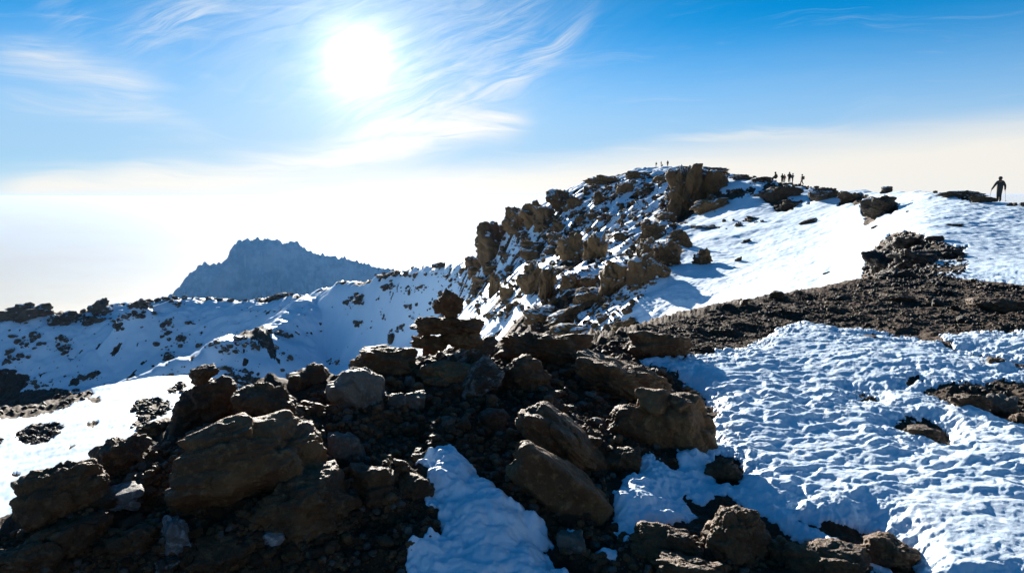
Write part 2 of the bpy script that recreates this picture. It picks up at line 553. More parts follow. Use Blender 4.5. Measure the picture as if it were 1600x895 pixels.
def ground_z(xw, yw):
    a = math.atan2(xw, yw); rr_ = math.hypot(xw, yw)
    j = int(np.argmin(np.abs(AZ - a)))
    return float(np.interp(rr_, RR[:, j], Z[:, j]))


# ----------------------------------------------------------------- the far peak
PEAK = [(150, 492), (215, 474), (262, 463), (275, 450), (285, 440), (296, 427), (302, 420), (310, 414), (318, 409), (330, 411), (345, 408), (352, 404), (357, 395), (361, 384), (366, 378),
        (376, 372.5), (386, 372), (398, 371), (404, 369.5), (409, 371.5), (415, 369), (419, 371), (426, 370.5), (434, 372), (440, 377), (446, 379), (451, 374.5),
        (456, 373), (463, 375), (470, 380), (478, 387), (488, 391), (497, 396), (505, 394.5), (515, 400), (530, 401), (538, 398), (542, 402),
        (555, 405), (572, 411), (590, 415), (620, 420), (660, 424), (720, 430), (800, 440)]
PD = 9000.0
pa, pt = az_te(np.array([p[0] for p in PEAK]), np.array([p[1] for p in PEAK]))
na, nd = 620, 150
aa = np.linspace(pa[0], pa[-1], na)
tt = np.interp(aa, pa, pt)
ex = aa * PD
prof = tt * PD
u = np.linspace(-1, 1.2, nd)                       # across the massif, metres = u * 2600
XX = np.tile(ex[None], (nd, 1)); UU = np.tile(u[:, None], (1, na))
base = -2350.0
top = prof[None] + 0 * UU
hgt = top - base
fall = np.where(UU < 0, 1 - (np.abs(UU)) ** 0.62 * 1.0, 1 - (np.abs(UU) / 1.2) ** 0.7)
rib = np.abs(fbm2(XX / 330, UU * 2.2, 3, 51)) * 330 + fbm2(XX / 130, UU * 6, 2, 52) * 60
am = sstep(0.0, 0.10, np.abs(UU)) * sstep(1.0, 0.5, np.abs(UU) / 1.2)
ZP = base + hgt * np.clip(fall, 0, 1) - rib * am
jag = (np.abs(fbm2(XX / 75, UU * 24, 2, 53, 0.5)) - 0.12) * 46
ZP += jag * sstep(0.07, 0.0, np.abs(UU))
DD = PD + UU * 2600
VX = np.sin(aa)[None] * DD; VY = np.cos(aa)[None] * DD
V = np.stack([VX, VY, ZP], -1).reshape(-1, 3)
gully = 0 * XX
for gx, g0, g1 in ((383, .010, .075), (408, .02, .05), (409, .07, .10), (464, .012, .06), (335, .03, .06), (520, .02, .05)):
    gc = float(az_te(gx, 390)[0]) * PD + 45 * fbm2(UU * 14, UU * 0 + gx, 2, 58)
    gully = np.maximum(gully, np.exp(-((XX - gc) / 15) ** 2) * 0.5 * sstep(-g1 - .01, -g1 + .01, UU) * sstep(-g0 + .005, -g0 - .005, UU))
me = mesh_np('mountain', V, grid_faces(nd, na), True, {'snow': gully})
pm, k, b = new_mat('peak_rock')
geo = k.n('ShaderNodeNewGeometry').outputs['Position']
pn = k.noise(geo, 0.0035, 7, 0.7)
sa = k.n('ShaderNodeAttribute', attribute_name='snow').outputs['Fac']
rc = k.mix(k.ramp(pn, 0.35, 0.65), (0.03, 0.033, 0.042), (0.15, 0.15, 0.16))  # broad dark and light tones painted in to suggest shading on the ribs
k.l(k.mix(k.ramp(sa, 0.4, 0.7), rc, (0.8, 0.82, 0.85)), b.inputs['Base Color'])
b.inputs['Roughness'].default_value = 0.95
o = link('mountain', me, pm)
tag(o, kind='structure')
# ----------------------------------------------------------------- near snow: thick sheets lying on the scree
SNOW_MAIN = [(1000, 567), (1050, 561), (1090, 559), (1150, 546), (1190, 530), (1215, 515), (1250, 508), (1290, 511), (1345, 518), (1400, 524),
             (1450, 533), (1490, 546), (1530, 560), (1565, 572), (1600, 584), (1780, 606), (2300, 660), (2300, 960), (1440, 960), (1425, 880), (1400, 850),
             (1372, 828), (1335, 824), (1300, 821), (1270, 820), (1248, 816), (1288, 835), (1340, 858),
             (1392, 888), (1425, 960), (1450, 985), (1440, 935), (1400, 902), (1350, 878), (1300, 853), (1240, 836), (1200, 816), (1170, 806),
             (1160, 790), (1140, 776), (1120, 774), (1100, 780), (1062, 771), (1078, 790), (1091, 808), (1075, 813), (1060, 813), (1000, 826),
             (975, 834), (957, 818), (955, 790), (959, 762), (972, 745), (1000, 736), (999, 713), (1012, 714), (1030, 722), (1057, 730), (1060, 706),
             (1095, 700), (1122, 690), (1108, 672), (1127, 655), (1120, 636), (1098, 618), (1086, 602), (1062, 590), (1045, 578)]
SNOW_HOLES = [
    [(1440, 612), (1500, 606), (1560, 601), (1630, 603), (1690, 640), (1640, 672), (1600, 668), (1560, 656), (1520, 645), (1480, 632)],
    [(1395, 666), (1420, 655), (1452, 658), (1482, 672), (1486, 688), (1450, 686), (1415, 679)],
    [(1098, 720), (1130, 714), (1155, 724), (1159, 744), (1151, 757), (1124, 746)],
    [(1405, 602), (1425, 599), (1440, 603), (1420, 606)],
    [(1330, 616), (1350, 614), (1372, 624), (1350, 623)],
]
SNOW_TONGUE = [(645, 726), (662, 716), (680, 705), (705, 703), (722, 713), (745, 740), (775, 762), (800, 780), (830, 800), (855, 805), (863, 826),
               (845, 832), (862, 852), (890, 876), (925, 902), (935, 960), (628, 960), (638, 872), (660, 856), (690, 838), (687, 800), (661, 790),
               (662, 770), (670, 742)]
SNOW_TOP = [(1462, 528), (1500, 522), (1600, 520), (1780, 528), (2300, 560), (2300, 600), (1780, 580), (1620, 574), (1560, 562), (1500, 548)]
SNOW_BITS = [[(877, 818), (888, 812), (906, 824), (900, 832), (884, 830)], [(908, 832), (918, 836), (914, 843), (906, 838)],
             [(931, 840), (946, 842), (966, 855), (962, 864), (940, 866)], [(972, 830), (1004, 822), (995, 836), (975, 842)],
             [(912, 884), (930, 878), (938, 886), (922, 896)], [(1378, 526), (1390, 524), (1394, 530), (1380, 531)]]

sm, k, b = new_mat('sun_cupped_snow')
geo = k.n('ShaderNodeNewGeometry').outputs['Position']
g1 = k.noise(geo, 3, 4, 0.6)
k.l(k.mix(k.ramp(g1, 0.3, 0.7), (0.70, 0.845, 0.98), (0.75, 0.87, 0.985)), b.inputs['Base Color'])
b.inputs['Roughness'].default_value = 0.42
b.inputs['Specular IOR Level'].default_value = 0.35
hb = k.m('ADD', k.m('MULTIPLY', k.noise(geo, 45, 4, 0.7), 0.8), k.m('MULTIPLY', k.noise(geo, 220, 2, 0.6), 0.35))
k.l(bump(k, hb, 0.55, 0.012), b.inputs['Normal'])
SNOW_MAT = sm

ra, rb = ROWF[1] - 2, ROWF[3] + 6
srows = slice(ra, rb)
xs, ys, rs, zb = X[srows], Y[srows], RR[srows], ZB[srows]
pxs, pys = PX[srows], PY[srows]
# sun cups: ridged ripples about 15 cm apart with soft rims, longer across the sun's direction
wx = xs + 0.04 * fbm2(xs * 5, ys * 5, 2, 61)
wy = ys + 0.04 * fbm2(xs * 5, ys * 5, 2, 62)
ca, sa_ = math.cos(0.25), math.sin(0.25)
qx, qy = (wx * ca + wy * sa_), (-wx * sa_ + wy * ca)
# billows: rounded heads with sharp hollows between them
c1 = perlin2(qx * 4.9, qy * 8.8, 63)
c2 = perlin2(qx * 10.8, qy * 16.5, 64)
c5 = perlin2(qx * 20, qy * 27, 69)
c4 = np.abs(perlin2(qx * 7.0, qy * 12.0, 68))
c3 = fbm2(xs * 34, ys * 34, 2, 65)
amp_var = 0.85 + 0.7 * perlin2(xs * 0.9, ys * 0.9, 66)
CUPS = (0.0165 * c1 + 0.0105 * c2 + 0.0045 * c5 + 0.012 * c4 + 0.0020 * c3) * amp_var
SWELL = 0.03 * fbm2(xs * 1.3, ys * 1.3, 2, 67)


def snow_sheet(name, poly, holes=(), thick=0.026, cups=1.0, wob=2.0):
    d = poly_sd(pxs, pys, poly)
    for h in holes:
        d = np.minimum(d, -poly_sd(pxs, pys, h))
    d = d + wob * (2.4 * fbm2(xs * 8, ys * 8, 3, 71) + 1.4 * fbm2(xs * 32, ys * 32, 3, 72))
    dm = d * rs / FPX                                   # about metres
    rise = np.sqrt(np.clip(dm / 0.09, 0, 1) * (2 - np.clip(dm / 0.09, 0, 1)))
    t = sstep(0.0, 0.22, dm)
    zg = Z[srows] * (1 - t) + (zb + 0.25 * (Z[srows] - zb) + 0.035) * t
    lift = 0.004 + thick * rise + CUPS * cups * np.clip(dm / 0.12, 0.05, 1) + SWELL * np.clip(dm / 0.25, 0, 1)
    zz_ = np.where(d > 0, zg + lift, Z[srows] - 0.03)
    ok = d > -3.5
    nr = rb - ra
    f = grid_faces(nr, NC)
    f = f[ok.ravel()[f].all(1) & (d.ravel()[f] > 0).any(1)]
    used, inv = np.unique(f, return_inverse=True)
    V = np.stack([xs, ys, zz_], -1).reshape(-1, 3)[used]
    me = mesh_np(name, V, inv.reshape(-1, 4))
    o = link(name, me, SNOW_MAT)
    return tag(o, kind='stuff')


snow_sheet('snow', SNOW_MAIN, SNOW_HOLES)
snow_sheet('snow', SNOW_TONGUE, [], 0.03, 1.1)
snow_sheet('snow', SNOW_TOP, [], 0.025)
for q in SNOW_BITS:
    snow_sheet('snow', q, [], 0.03, 0.2, 1.0)
# ----------------------------------------------------------------- rocks
_ico = {}


def ico(sub):
    if sub not in _ico:
        bm = bmesh.new()
        bmesh.ops.create_icosphere(bm, subdivisions=sub, radius=1.0)
        _ico[sub] = (np.array([v.co[:] for v in bm.verts]), np.array([[v.index for v in f.verts] for f in bm.faces]))
        bm.free()
    return _ico[sub]


def rock_shape(seed, sub=4, planes=13, sharp=11.0, rough=0.10, strata=0.0, lump=0.16, frac=0.16):
    """a broken boulder: a soft-edged random polyhedron roughened by noise, bounding box scaled to [-1, 1]"""
    D, Fc = ico(sub)
    g = np.random.default_rng(seed)
    nrm = g.normal(size=(planes, 3)); nrm /= np.linalg.norm(nrm, axis=1)[:, None]
    nrm = np.concatenate([nrm, np.eye(3), -np.eye(3)])
    hgt = np.concatenate([g.uniform(0.62, 1.0, planes), g.uniform(0.85, 1.0, 6)])
    q = np.clip(D @ nrm.T, 1e-4, None) / hgt
    rad = (q ** sharp).sum(1) ** (-1 / sharp)
    rad *= 1 + lump * perlin3(D * 1.6, seed % 97)
    cells = g.normal(size=(26, 3)); cells /= np.linalg.norm(cells, axis=1)[:, None]
    Dw = D + 0.22 * np.stack([perlin3(D * 2.7, seed % 53 + q_) for q_ in range(3)], -1)
    pr = np.sort(Dw @ cells.T, axis=1)
    own = np.argmax(Dw @ cells.T, axis=1)
    edge = np.clip((pr[:, -1] - pr[:, -2]) / 0.05, 0, 1)
    rad *= 1 + frac * (g.uniform(-1, 1, 26)[own]) * (0.35 + 0.65 * edge) - 0.35 * frac * (1 - edge)
    P = D * rad[:, None]
    s, a, f = 0, 1.0, 2.6
    for o in range(2 + max(0, sub - 2)):
        nz = perlin3(P * f, seed % 89 + o)
        s = s + a * (nz if o else nz) 
        a *= 0.62; f *= 2.05
    rad2 = rough * s
    rad2 = rad2 - rough * 0.9 * np.abs(perlin3(P * 3.1, seed % 71 + 11)) ** 0.5 * 0.6
    if strata:
        zz_ = P[:, 2] * 7 + 1.3 * perlin3(P * 2.0, seed % 61)
        rad2 = rad2 + strata * (np.abs((zz_ % 1.0) - 0.5) - 0.25) * (0.6 + 0.8 * perlin3(P * 1.4 + 3, seed % 41))
    P = P + D * rad2[:, None]
    lo, hi = P.min(0), P.max(0)
    return (P - (lo + hi) / 2) / ((hi - lo) / 2), Fc


M_DARK = rock_material('dark_lava', (0.062, 0.029, 0.010), (0.130, 0.064, 0.023), (0.19, 0.108, 0.048), 1.6)
M_BROWN = rock_material('brown_lava', (0.098, 0.044, 0.014), (0.19, 0.095, 0.033), (0.25, 0.145, 0.062), 1.6)
M_GREY = rock_material('grey_lava', (0.085, 0.072, 0.056), (0.15, 0.128, 0.10), (0.21, 0.185, 0.155), 2.2, 0.6)
M_LICHEN = rock_material('lichen_lava', (0.050, 0.031, 0.016), (0.095, 0.062, 0.034), (0.13, 0.1, 0.07), 1.8, 0.65, (0.34, 0.33, 0.30), 0.62)
M_PALE = rock_material('pale_lichen_stone', (0.12, 0.12, 0.12), (0.20, 0.205, 0.21), (0.28, 0.285, 0.29), 3.0, 0.65, (0.42, 0.43, 0.44), 0.5)
M_BLACK = rock_material('black_lava', (0.020, 0.013, 0.008), (0.040, 0.026, 0.016), (0.065, 0.044, 0.028), 1.2)
M_HILL = rock_material('hill_rock', (0.085, 0.044, 0.016), (0.15, 0.083, 0.032), (0.20, 0.122, 0.054), 0.35, 0.85, bstr=0.9, snow=0.45)
M_FAR = rock_material('far_rock', (0.060, 0.040, 0.024), (0.11, 0.075, 0.046), (0.14, 0.10, 0.065), 0.15, 0.85, snow=0.35)
MATS = {'d': M_DARK, 'k': M_BLACK, 'b': M_BROWN, 'g': M_GREY, 'l': M_LICHEN, 'p': M_PALE, 'h': M_HILL, 'f': M_FAR}


def place_rock(name, label, px, py, w, h, mat='d', tilt=0.0, depth=None, r=None, seed=None, dr=0.0, sub=None, yaw=None, cat='rock',
               group=None, embed=0.12, rows=(0, None), grow=1.0, **kw):
    """a rock whose middle is at photo point (px, py), w x h photo pixels; it stands where the ground meets its foot"""
    w, h = w * grow, h * grow
    seed = seed if seed is not None else int(px * 7 + py * 13 + w)
    if r is None:
        r, _, _ = ground_hit(px, py + h * (0.5 - embed), *rows)
    x, y, z = pdir(px, py)
    hyp = float(np.hypot(x, y))
    mpp = r / hyp / FPX                                  # metres per photo pixel there
    dm = (depth if depth is not None else 0.5 * (w + h)) * mpp
    r = r + 0.30 * dm + dr
    c = np.array([float(x), float(y), float(z)]) * (r / hyp)
    mpp = r / hyp / FPX
    if sub is None:
        m_ = max(w, h)
        sub = 6 if m_ > 85 else 5 if m_ > 32 else 4 if m_ > 10 else 3
    P, Fc = rock_shape(seed, sub, **kw)
    g = np.random.default_rng(seed + 5)
    P = P * np.array([w * mpp, dm, h * mpp]) / 2
    t = R(tilt)
    ax = np.array([[math.cos(t), 0, math.sin(t)], [0, 1, 0], [-math.sin(t), 0, math.cos(t)]])
    P = P @ ax.T
    a = math.atan2(float(x), float(y))
    rz = np.array([[math.cos(-a), -math.sin(-a), 0], [math.sin(-a), math.cos(-a), 0], [0, 0, 1]])
    P = P @ rz.T
    base = P[:, 2].min()
    P[:, 2] -= base
    me = mesh_np(name, P, Fc)
    o = link(name, me, MATS[mat], (c[0], c[1], c[2] + base))
    return tag(o, label, cat, group)


def rocks(lst, cat=None, name='boulder', **common):
    for it in lst:
        label, px, py, w, h = it[:5]
        kw = dict(common)
        if len(it) > 5:
            kw.update(it[5])
        nm = kw.pop('name', name)
        place_rock(nm, label, px, py, w, h, cat=cat or nm.split('_')[-1], **kw)


# --- the cairn and the boulders of the foreground mound
CR, _, _ = ground_hit(700, 575)
cairn = dict(name='cairn_stone', group='stones stacked as a cairn', rough=0.14, lump=0.2, frac=.2)
rocks([
    ('jagged topmost stone of the cairn, upright against the snowy slope', 700, 474, 50, 46, dict(cairn, r=CR, mat='b', tilt=6, depth=36, seed=401, dr=.02)),
    ('wide flat dark slab of the cairn, just under its topmost stone', 700, 508, 118, 36, dict(cairn, r=CR, mat='b', tilt=4, depth=80, seed=402, strata=.08)),
    ('low dark stone under the right half of the cairn slab', 724, 528, 66, 32, dict(cairn, r=CR, mat='b', tilt=5, depth=60, seed=403)),
    ('small dark stone wedged under the left end of the cairn slab', 678, 536, 50, 38, dict(cairn, r=CR, mat='b', tilt=-14, depth=50, seed=404)),
    ('grey lichen streaked boulder carrying the stones of the cairn', 716, 560, 134, 58, dict(cairn, r=CR, mat='l', tilt=-10, depth=90, seed=405, strata=.10)),
    ('thin dark shard leaning at the left foot of the cairn', 655, 536, 30, 18, dict(cairn, r=CR, mat='b', tilt=15, depth=22, seed=406)),
])
rocks([
    ('small dark stone perched on the tall boulder at the left of the mound', 319, 585, 46, 28, dict(mat='d', r=ground_hit(325, 660)[0], tilt=-8, seed=411)),
    ('tall dark boulder with a small stone perched on its top', 326, 636, 108, 92, dict(mat='d', tilt=-14, seed=412, embed=.3)),
    ('dark low boulder just right of the perched stone', 415, 630, 95, 66, dict(mat='d', seed=413, tilt=-5)),
    ('rounded grey brown boulder with a sunlit rim, left of the cairn', 560, 609, 98, 74, dict(mat='g', seed=414, planes=8, sharp=6, rough=.035, lump=.06)),
    ('dark stone on the skyline left of the rounded boulder', 483, 588, 66, 38, dict(mat='d', seed=415, tilt=-6)),
    ('broad dark boulder behind the rounded grey boulder', 607, 575, 126, 68, dict(mat='b', seed=416, dr=.25)),
    ('flat grey stone, left of a pair below the broad boulder', 620, 627, 32, 26, dict(mat='g', seed=417, planes=9, rough=.03)),
    ('flat grey stone, right of a pair below the broad boulder', 648, 628, 36, 32, dict(mat='g', seed=418, planes=9, rough=.03)),
    ('small upright grey stone behind the pair of flat stones', 641, 600, 20, 24, dict(mat='g', seed=419, rough=.03)),
    ('huge layered brown slab filling the left of the mound', 388, 728, 242, 150, dict(mat='b', seed=420, strata=.12, tilt=-10, depth=150, rough=.05, planes=10)),
    ('brown block resting behind the top of the huge layered slab', 428, 668, 150, 62, dict(mat='b', seed=421, strata=.10, tilt=-6, dr=.25)),
    ('pale grey angular stone with a sunlit top at the slab end', 538, 702, 58, 58, dict(mat='g', seed=422, tilt=-24, planes=8, rough=.03)),
    ('dark rock below the angular grey stone', 580, 752, 80, 62, dict(mat='d', seed=423)),
    ('small dark stone with a glinting rim beside the snow tongue', 652, 760, 60, 36, dict(mat='d', seed=424)),
    ('long dark ledge under the huge layered slab', 480, 790, 170, 96, dict(mat='d', seed=425, tilt=-8, strata=.08)),
    ('rounded dark stone with a bright rim, left of the snow tongue', 596, 776, 54, 40, dict(mat='d', seed=426)),
    ('big dark boulder standing out against the lit snow, far left', 98, 772, 132, 100, dict(mat='d', seed=427, tilt=-12)),
    ('dark wedge shaped rock behind the big boulder, far left', 190, 712, 92, 62, dict(mat='d', seed=428, tilt=-24)),
    ('grey lichen patched stone beside the big dark boulder', 175, 782, 88, 40, dict(mat='p', seed=429, planes=9, rough=.04)),
    ('pale blue grey lichen covered stone standing on end', 276, 838, 42, 66, dict(mat='p', seed=430, planes=9, rough=.05)),
    ('small pale grey flat stone low on the dark scree', 428, 841, 40, 26, dict(mat='p', seed=431, planes=8, rough=.03)),
    ('long dark rock in front of the grey lichen stone', 110, 840, 130, 70, dict(mat='d', seed=432, tilt=-18)),
    ('squat dark stone beside the pale standing stone', 220, 842, 54, 46, dict(mat='d', seed=433)),
    ('dark rock at the bottom left corner of the mound', 40, 880, 110, 62, dict(mat='d', seed=434)),
    ('stone with a pale patch low beside the standing stone', 262, 888, 40, 34, dict(mat='l', seed=435)),
    ('broad dark rock at the foot of the mound', 360, 868, 120, 66, dict(mat='d', seed=436)),
    ('small dark skyline stone above the dark wedge rock', 240, 670, 56, 28, dict(mat='d', seed=437)),
    ('long tilted brown slab with glinting crystals, right of centre', 880, 694, 172, 70, dict(mat='b', seed=438, tilt=38, strata=.06, depth=110, planes=9, rough=.045)),
    ('dark slab leaning below the long tilted brown slab', 872, 758, 190, 84, dict(mat='b', seed=439, tilt=34, depth=100, planes=9, rough=.05)),
    ('leaning grey streaked rock below the cairn', 748, 598, 88, 56, dict(mat='l', seed=440, tilt=-30, strata=.08)),
    ('rusty brown boulder under the lichen streaked cairn boulder', 712, 592, 126, 56, dict(mat='b', seed=441, tilt=4, dr=.12)),
    ('layered dark outcrop behind the cairn, right side', 852, 545, 150, 62, dict(mat='b', seed=442, strata=.16, tilt=6)),
    ('rounded brown block right of the cairn foot', 820, 585, 84, 64, dict(mat='b', seed=443)),
    ('layered brown rock below the scree band', 975, 598, 172, 66, dict(mat='b', seed=444, strata=.15, tilt=12)),
    ('big brown block standing against the sunlit snow edge', 1052, 658, 140, 108, dict(mat='b', seed=445, tilt=8, planes=10, rough=.05)),
    ('dark brown rock left of the big block', 985, 660, 76, 60, dict(mat='b', seed=446)),
    ('low brown rock wedged above the snow lobe', 972, 720, 60, 44, dict(mat='b', seed=447)),
    ('dark rock filling the round hole in the snow', 1131, 738, 62, 44, dict(mat='d', seed=448)),
    ('dark pitted boulder below the snow, lower right of centre', 1148, 838, 116, 96, dict(mat='d', seed=449, rough=.1)),
    ('flat dark rock under the lower left snow lobe', 1040, 850, 120, 54, dict(mat='d', seed=450, strata=.1)),
    ('wide dark ledge at the bottom edge beside the red brown scree', 1080, 890, 130, 50, dict(mat='b', seed=451, strata=.1)),
    ('dark rock under the snow bridge, lower right', 1385, 866, 100, 66, dict(mat='d', seed=452)),
    ('long dark rock below the thin strip of snow', 1290, 882, 130, 60, dict(mat='d', seed=453, strata=.06)),
    ('dark stone beside the pitted boulder below the snow strip', 1222, 862, 56, 48, dict(mat='d', seed=454)),
    ('round grey brown stone among the small snow remnants', 892, 852, 48, 42, dict(mat='g', seed=455, planes=8, rough=.04)),
    ('dark rock poking out of the small oval gap in the snow', 1440, 676, 56, 20, dict(mat='d', seed=456)),
    ('grey knobbly rock in the bare gap of the snowfield', 1566, 634, 44, 36, dict(mat='g', seed=457)),
    ('dark rock in the bare gap beside the grey knobbly rock', 1515, 628, 60, 26, dict(mat='d', seed=458)),
    ('dark rock at the lower end of the bare snow gap', 1600, 655, 40, 26, dict(mat='d', seed=459)),
    ('small rock on the dark strip above the snowfield edge', 1558, 566, 28, 14, dict(mat='d', seed=460)),
    ('small dark rock poking from the top edge of the near snow', 1357, 529, 24, 11, dict(mat='d', seed=461)),
    ('pale grey pebble lying on the brown scree below the cairn', 700, 660, 26, 18, dict(mat='g', seed=462, name='stone')),
    ('angular dark block on the scree crest against bright snow', 1214, 461, 24, 13, dict(mat='d', seed=463, planes=7)),
    ('small pointed stone on the scree crest', 1163, 472, 14, 12, dict(mat='d', seed=464)),
    ('dark mound of lava on the scree band, left part', 1030, 540, 110, 52, dict(mat='b', seed=465, rough=.1)),
    ('low dark hump on the right of the scree band', 1560, 478, 90, 26, dict(mat='d', seed=466, rough=.1)),
    ('low dark rock in the middle of the scree band', 1400, 466, 56, 14, dict(mat='d', seed=467)),
])

# --- the stony flank, the cliff and the outcrops of the hill
HR = (ROWF[4], ROWF[8])
hl = dict(mat='h', rows=HR, grow=1.13, embed=0.22, rough=.12, frac=.26, lump=.3)
rocks([
    ('tall dark cliff block on top of the hill, its left half', 1068, 308, 52, 92, dict(seed=501, strata=0, depth=70)),
    ('dark cliff block on top of the hill, its right half', 1104, 292, 62, 58, dict(seed=502, depth=70)),
    ('flat cap of rock along the top of the cliff', 1096, 268, 80, 16, dict(seed=503, depth=60, dr=4)),
    ('broad rock at the foot of the cliff, towards the snow ramp', 1112, 322, 60, 26, dict(seed=504, tilt=-18)),
    ('square block standing out at the left end of the hill skyline', 774, 381, 60, 64, dict(seed=505)),
    ('stepped crag right above the square skyline block', 806, 348, 40, 46, dict(seed=506)),
    ('crag on the skyline with snow behind, third from the square block', 833, 338, 42, 46, dict(seed=507)),
    ('leaning crag below the skyline snow notch', 853, 344, 38, 40, dict(seed=508)),
    ('dark crag crowning the middle of the sloping skyline', 876, 314, 42, 34, dict(seed=509)),
    ('low crag beside the skyline snow patch', 897, 320, 26, 22, dict(seed=510)),
    ('long flat ledge near the top of the skyline', 942, 283, 58, 18, dict(seed=511, depth=30)),
    ('short ledge near the hilltop, left of the three tiny hikers', 995, 275, 34, 15, dict(seed=512)),
    ('upright rock under the long skyline ledge', 976, 296, 26, 22, dict(seed=513)),
    ('dark rock between hilltop snow streaks', 1007, 300, 24, 15, dict(seed=514)),
    ('narrow upright rock among the upper snow streaks', 937, 312, 18, 26, dict(seed=515)),
    ('rounded rock below the narrow upright one', 926, 337, 26, 19, dict(seed=516)),
    ('low rock in the middle of the stony flank', 907, 345, 20, 15, dict(seed=517)),
    ('broken rock above the big snow streak', 873, 357, 28, 22, dict(seed=518)),
    ('dark rock under the broken rock of the flank', 869, 375, 28, 24, dict(seed=519)),
    ('wide crag at the left of the stony flank', 833, 394, 40, 34, dict(seed=520)),
    ('small crag right of the wide crag', 862, 394, 24, 20, dict(seed=521)),
    ('pillared outcrop in the middle of the stony flank', 892, 388, 44, 50, dict(seed=522)),
    ('pillared outcrop right of the middle of the flank', 930, 390, 36, 52, dict(seed=523)),
    ('isolated rock in the upper snow of the flank', 969, 372, 19, 15, dict(seed=524)),
    ('stepped rock below the hilltop cliff', 1018, 364, 42, 34, dict(seed=525)),
    ('rounded boulder atop the big rock wall', 1060, 376, 40, 32, dict(seed=526)),
    ('boulder in the upper left of the big rock wall', 1016, 395, 40, 44, dict(seed=527)),
    ('boulder in the middle of the big rock wall', 1040, 400, 46, 48, dict(seed=528)),
    ('high smooth slab of the big rock wall', 1003, 428, 44, 62, dict(seed=529, rough=.05)),
    ('square boulder at the foot of the big rock wall', 962, 440, 48, 58, dict(seed=530, rough=.05, planes=8)),
    ('dark boulder at the right foot of the big rock wall', 1026, 424, 40, 40, dict(seed=531)),
    ('flat rock left of the square boulder', 925, 464, 54, 26, dict(seed=532)),
    ('upright rock above the flat rock of the flank', 924, 442, 34, 26, dict(seed=533)),
    ('leaning rock in the lower middle of the flank', 892, 443, 32, 34, dict(seed=534)),
    ('big pillar of rock low on the left of the flank', 830, 440, 44, 58, dict(seed=535)),
    ('thin pillar of rock beside the big pillar', 856, 450, 26, 64, dict(seed=536)),
    ('tooth of rock at the lower left of the flank', 773, 447, 18, 40, dict(seed=537)),
    ('squat rock on the snow at the left foot of the flank', 751, 443, 30, 24, dict(seed=538)),
    ('knob of rock under the square skyline block', 746, 418, 36, 32, dict(seed=539)),
    ('dark rock right of the knob under the skyline block', 771, 418, 32, 24, dict(seed=540)),
    ('low dark rock on the lower snow streaks', 792, 462, 22, 26, dict(seed=541)),
    ('flat topped rock just above the foreground, beyond the cairn', 846, 496, 54, 34, dict(seed=542)),
    ('long slanting rock at the foot of the stony flank', 890, 492, 80, 24, dict(seed=543, tilt=-18)),
    ('lowest rock of the flank behind the layered outcrop', 892, 520, 62, 26, dict(seed=544)),
    ('dark rock on the blue shaded snow below the wall', 942, 498, 17, 20, dict(seed=545, tilt=-30)),
    ('narrow dark rock alone on the shaded snow', 980, 486, 15, 14, dict(seed=546, tilt=-35)),
    ('dark rock beside the scree edge on shaded snow', 976, 510, 38, 20, dict(seed=547, tilt=-20)),
    ('isolated dark rock in the shadow of the cliff', 1097, 405, 30, 28, dict(seed=548, tilt=-30)),
    ('rock shoulder under the cliff foot', 1042, 342, 30, 20, dict(seed=549)),
    ('long rock step across the lit snow ramp', 1110, 356, 50, 7, dict(seed=550, mat='f')),
    ('dark outcrop below the standing hikers, upper part', 1218, 304, 62, 26, dict(seed=551, mat='f')),
    ('dark outcrop below the standing hikers, lower part', 1234, 322, 40, 18, dict(seed=552, mat='f')),
    ('dark outcrop right of the group of hikers', 1287, 305, 42, 22, dict(seed=553, mat='f')),
    ('flat dark rock on the right hand snow crest', 1330, 310, 36, 20, dict(seed=554, mat='f')),
    ('big dark outcrop breaking the right hand snow crest', 1374, 326, 50, 36, dict(seed=555, mat='f')),
    ('little pointed pile of stones on the right hand crest', 1385, 298, 16, 13, dict(seed=556, mat='f')),
    ('low dark rock line on the ridge left of the lone walker', 1502, 304, 66, 12, dict(seed=557, mat='f', depth=20)),
    ('end of the dark rock line at the feet of the lone walker', 1537, 313, 34, 11, dict(seed=558, mat='f', depth=14)),
    ('dark rocks rising on the skyline left of the seated hiker', 1158, 278, 26, 10, dict(seed=559, mat='f')),
    ('low dark rock on the skyline beside the seated hiker', 1190, 281, 28, 9, dict(seed=560, mat='f')),
    ('thin dark rock alone on the wide lit slope', 1263, 347, 26, 8, dict(seed=561, mat='f', tilt=-14)),
    ('small dark rock on the lit slope under the ramp', 1166, 377, 16, 6, dict(seed=562, mat='f', tilt=-12)),
    ('tiny dark rock at the border of the cliff shadow', 1154, 406, 12, 7, dict(seed=563, mat='f', tilt=-25)),
    ('tiny dark streak of rock low on the lit slope', 1293, 426, 14, 4, dict(seed=564, mat='f', tilt=-25)),
    ('dark rock on the lit slope left of the outcrop', 1177, 342, 20, 8, dict(seed=565, mat='f')),
    ('small square rock on the snow ramp', 1154, 352, 12, 8, dict(seed=566, mat='f')),
    ('tiny flat rock beyond the rubble outcrop on the right', 1492, 352, 22, 5, dict(seed=567, mat='f')),
    ('tiny rock below the big outcrop of the crest', 1367, 355, 12, 5, dict(seed=568, mat='f', tilt=-20)),
], name='crag', group='rock outcrops of the hill', **hl)

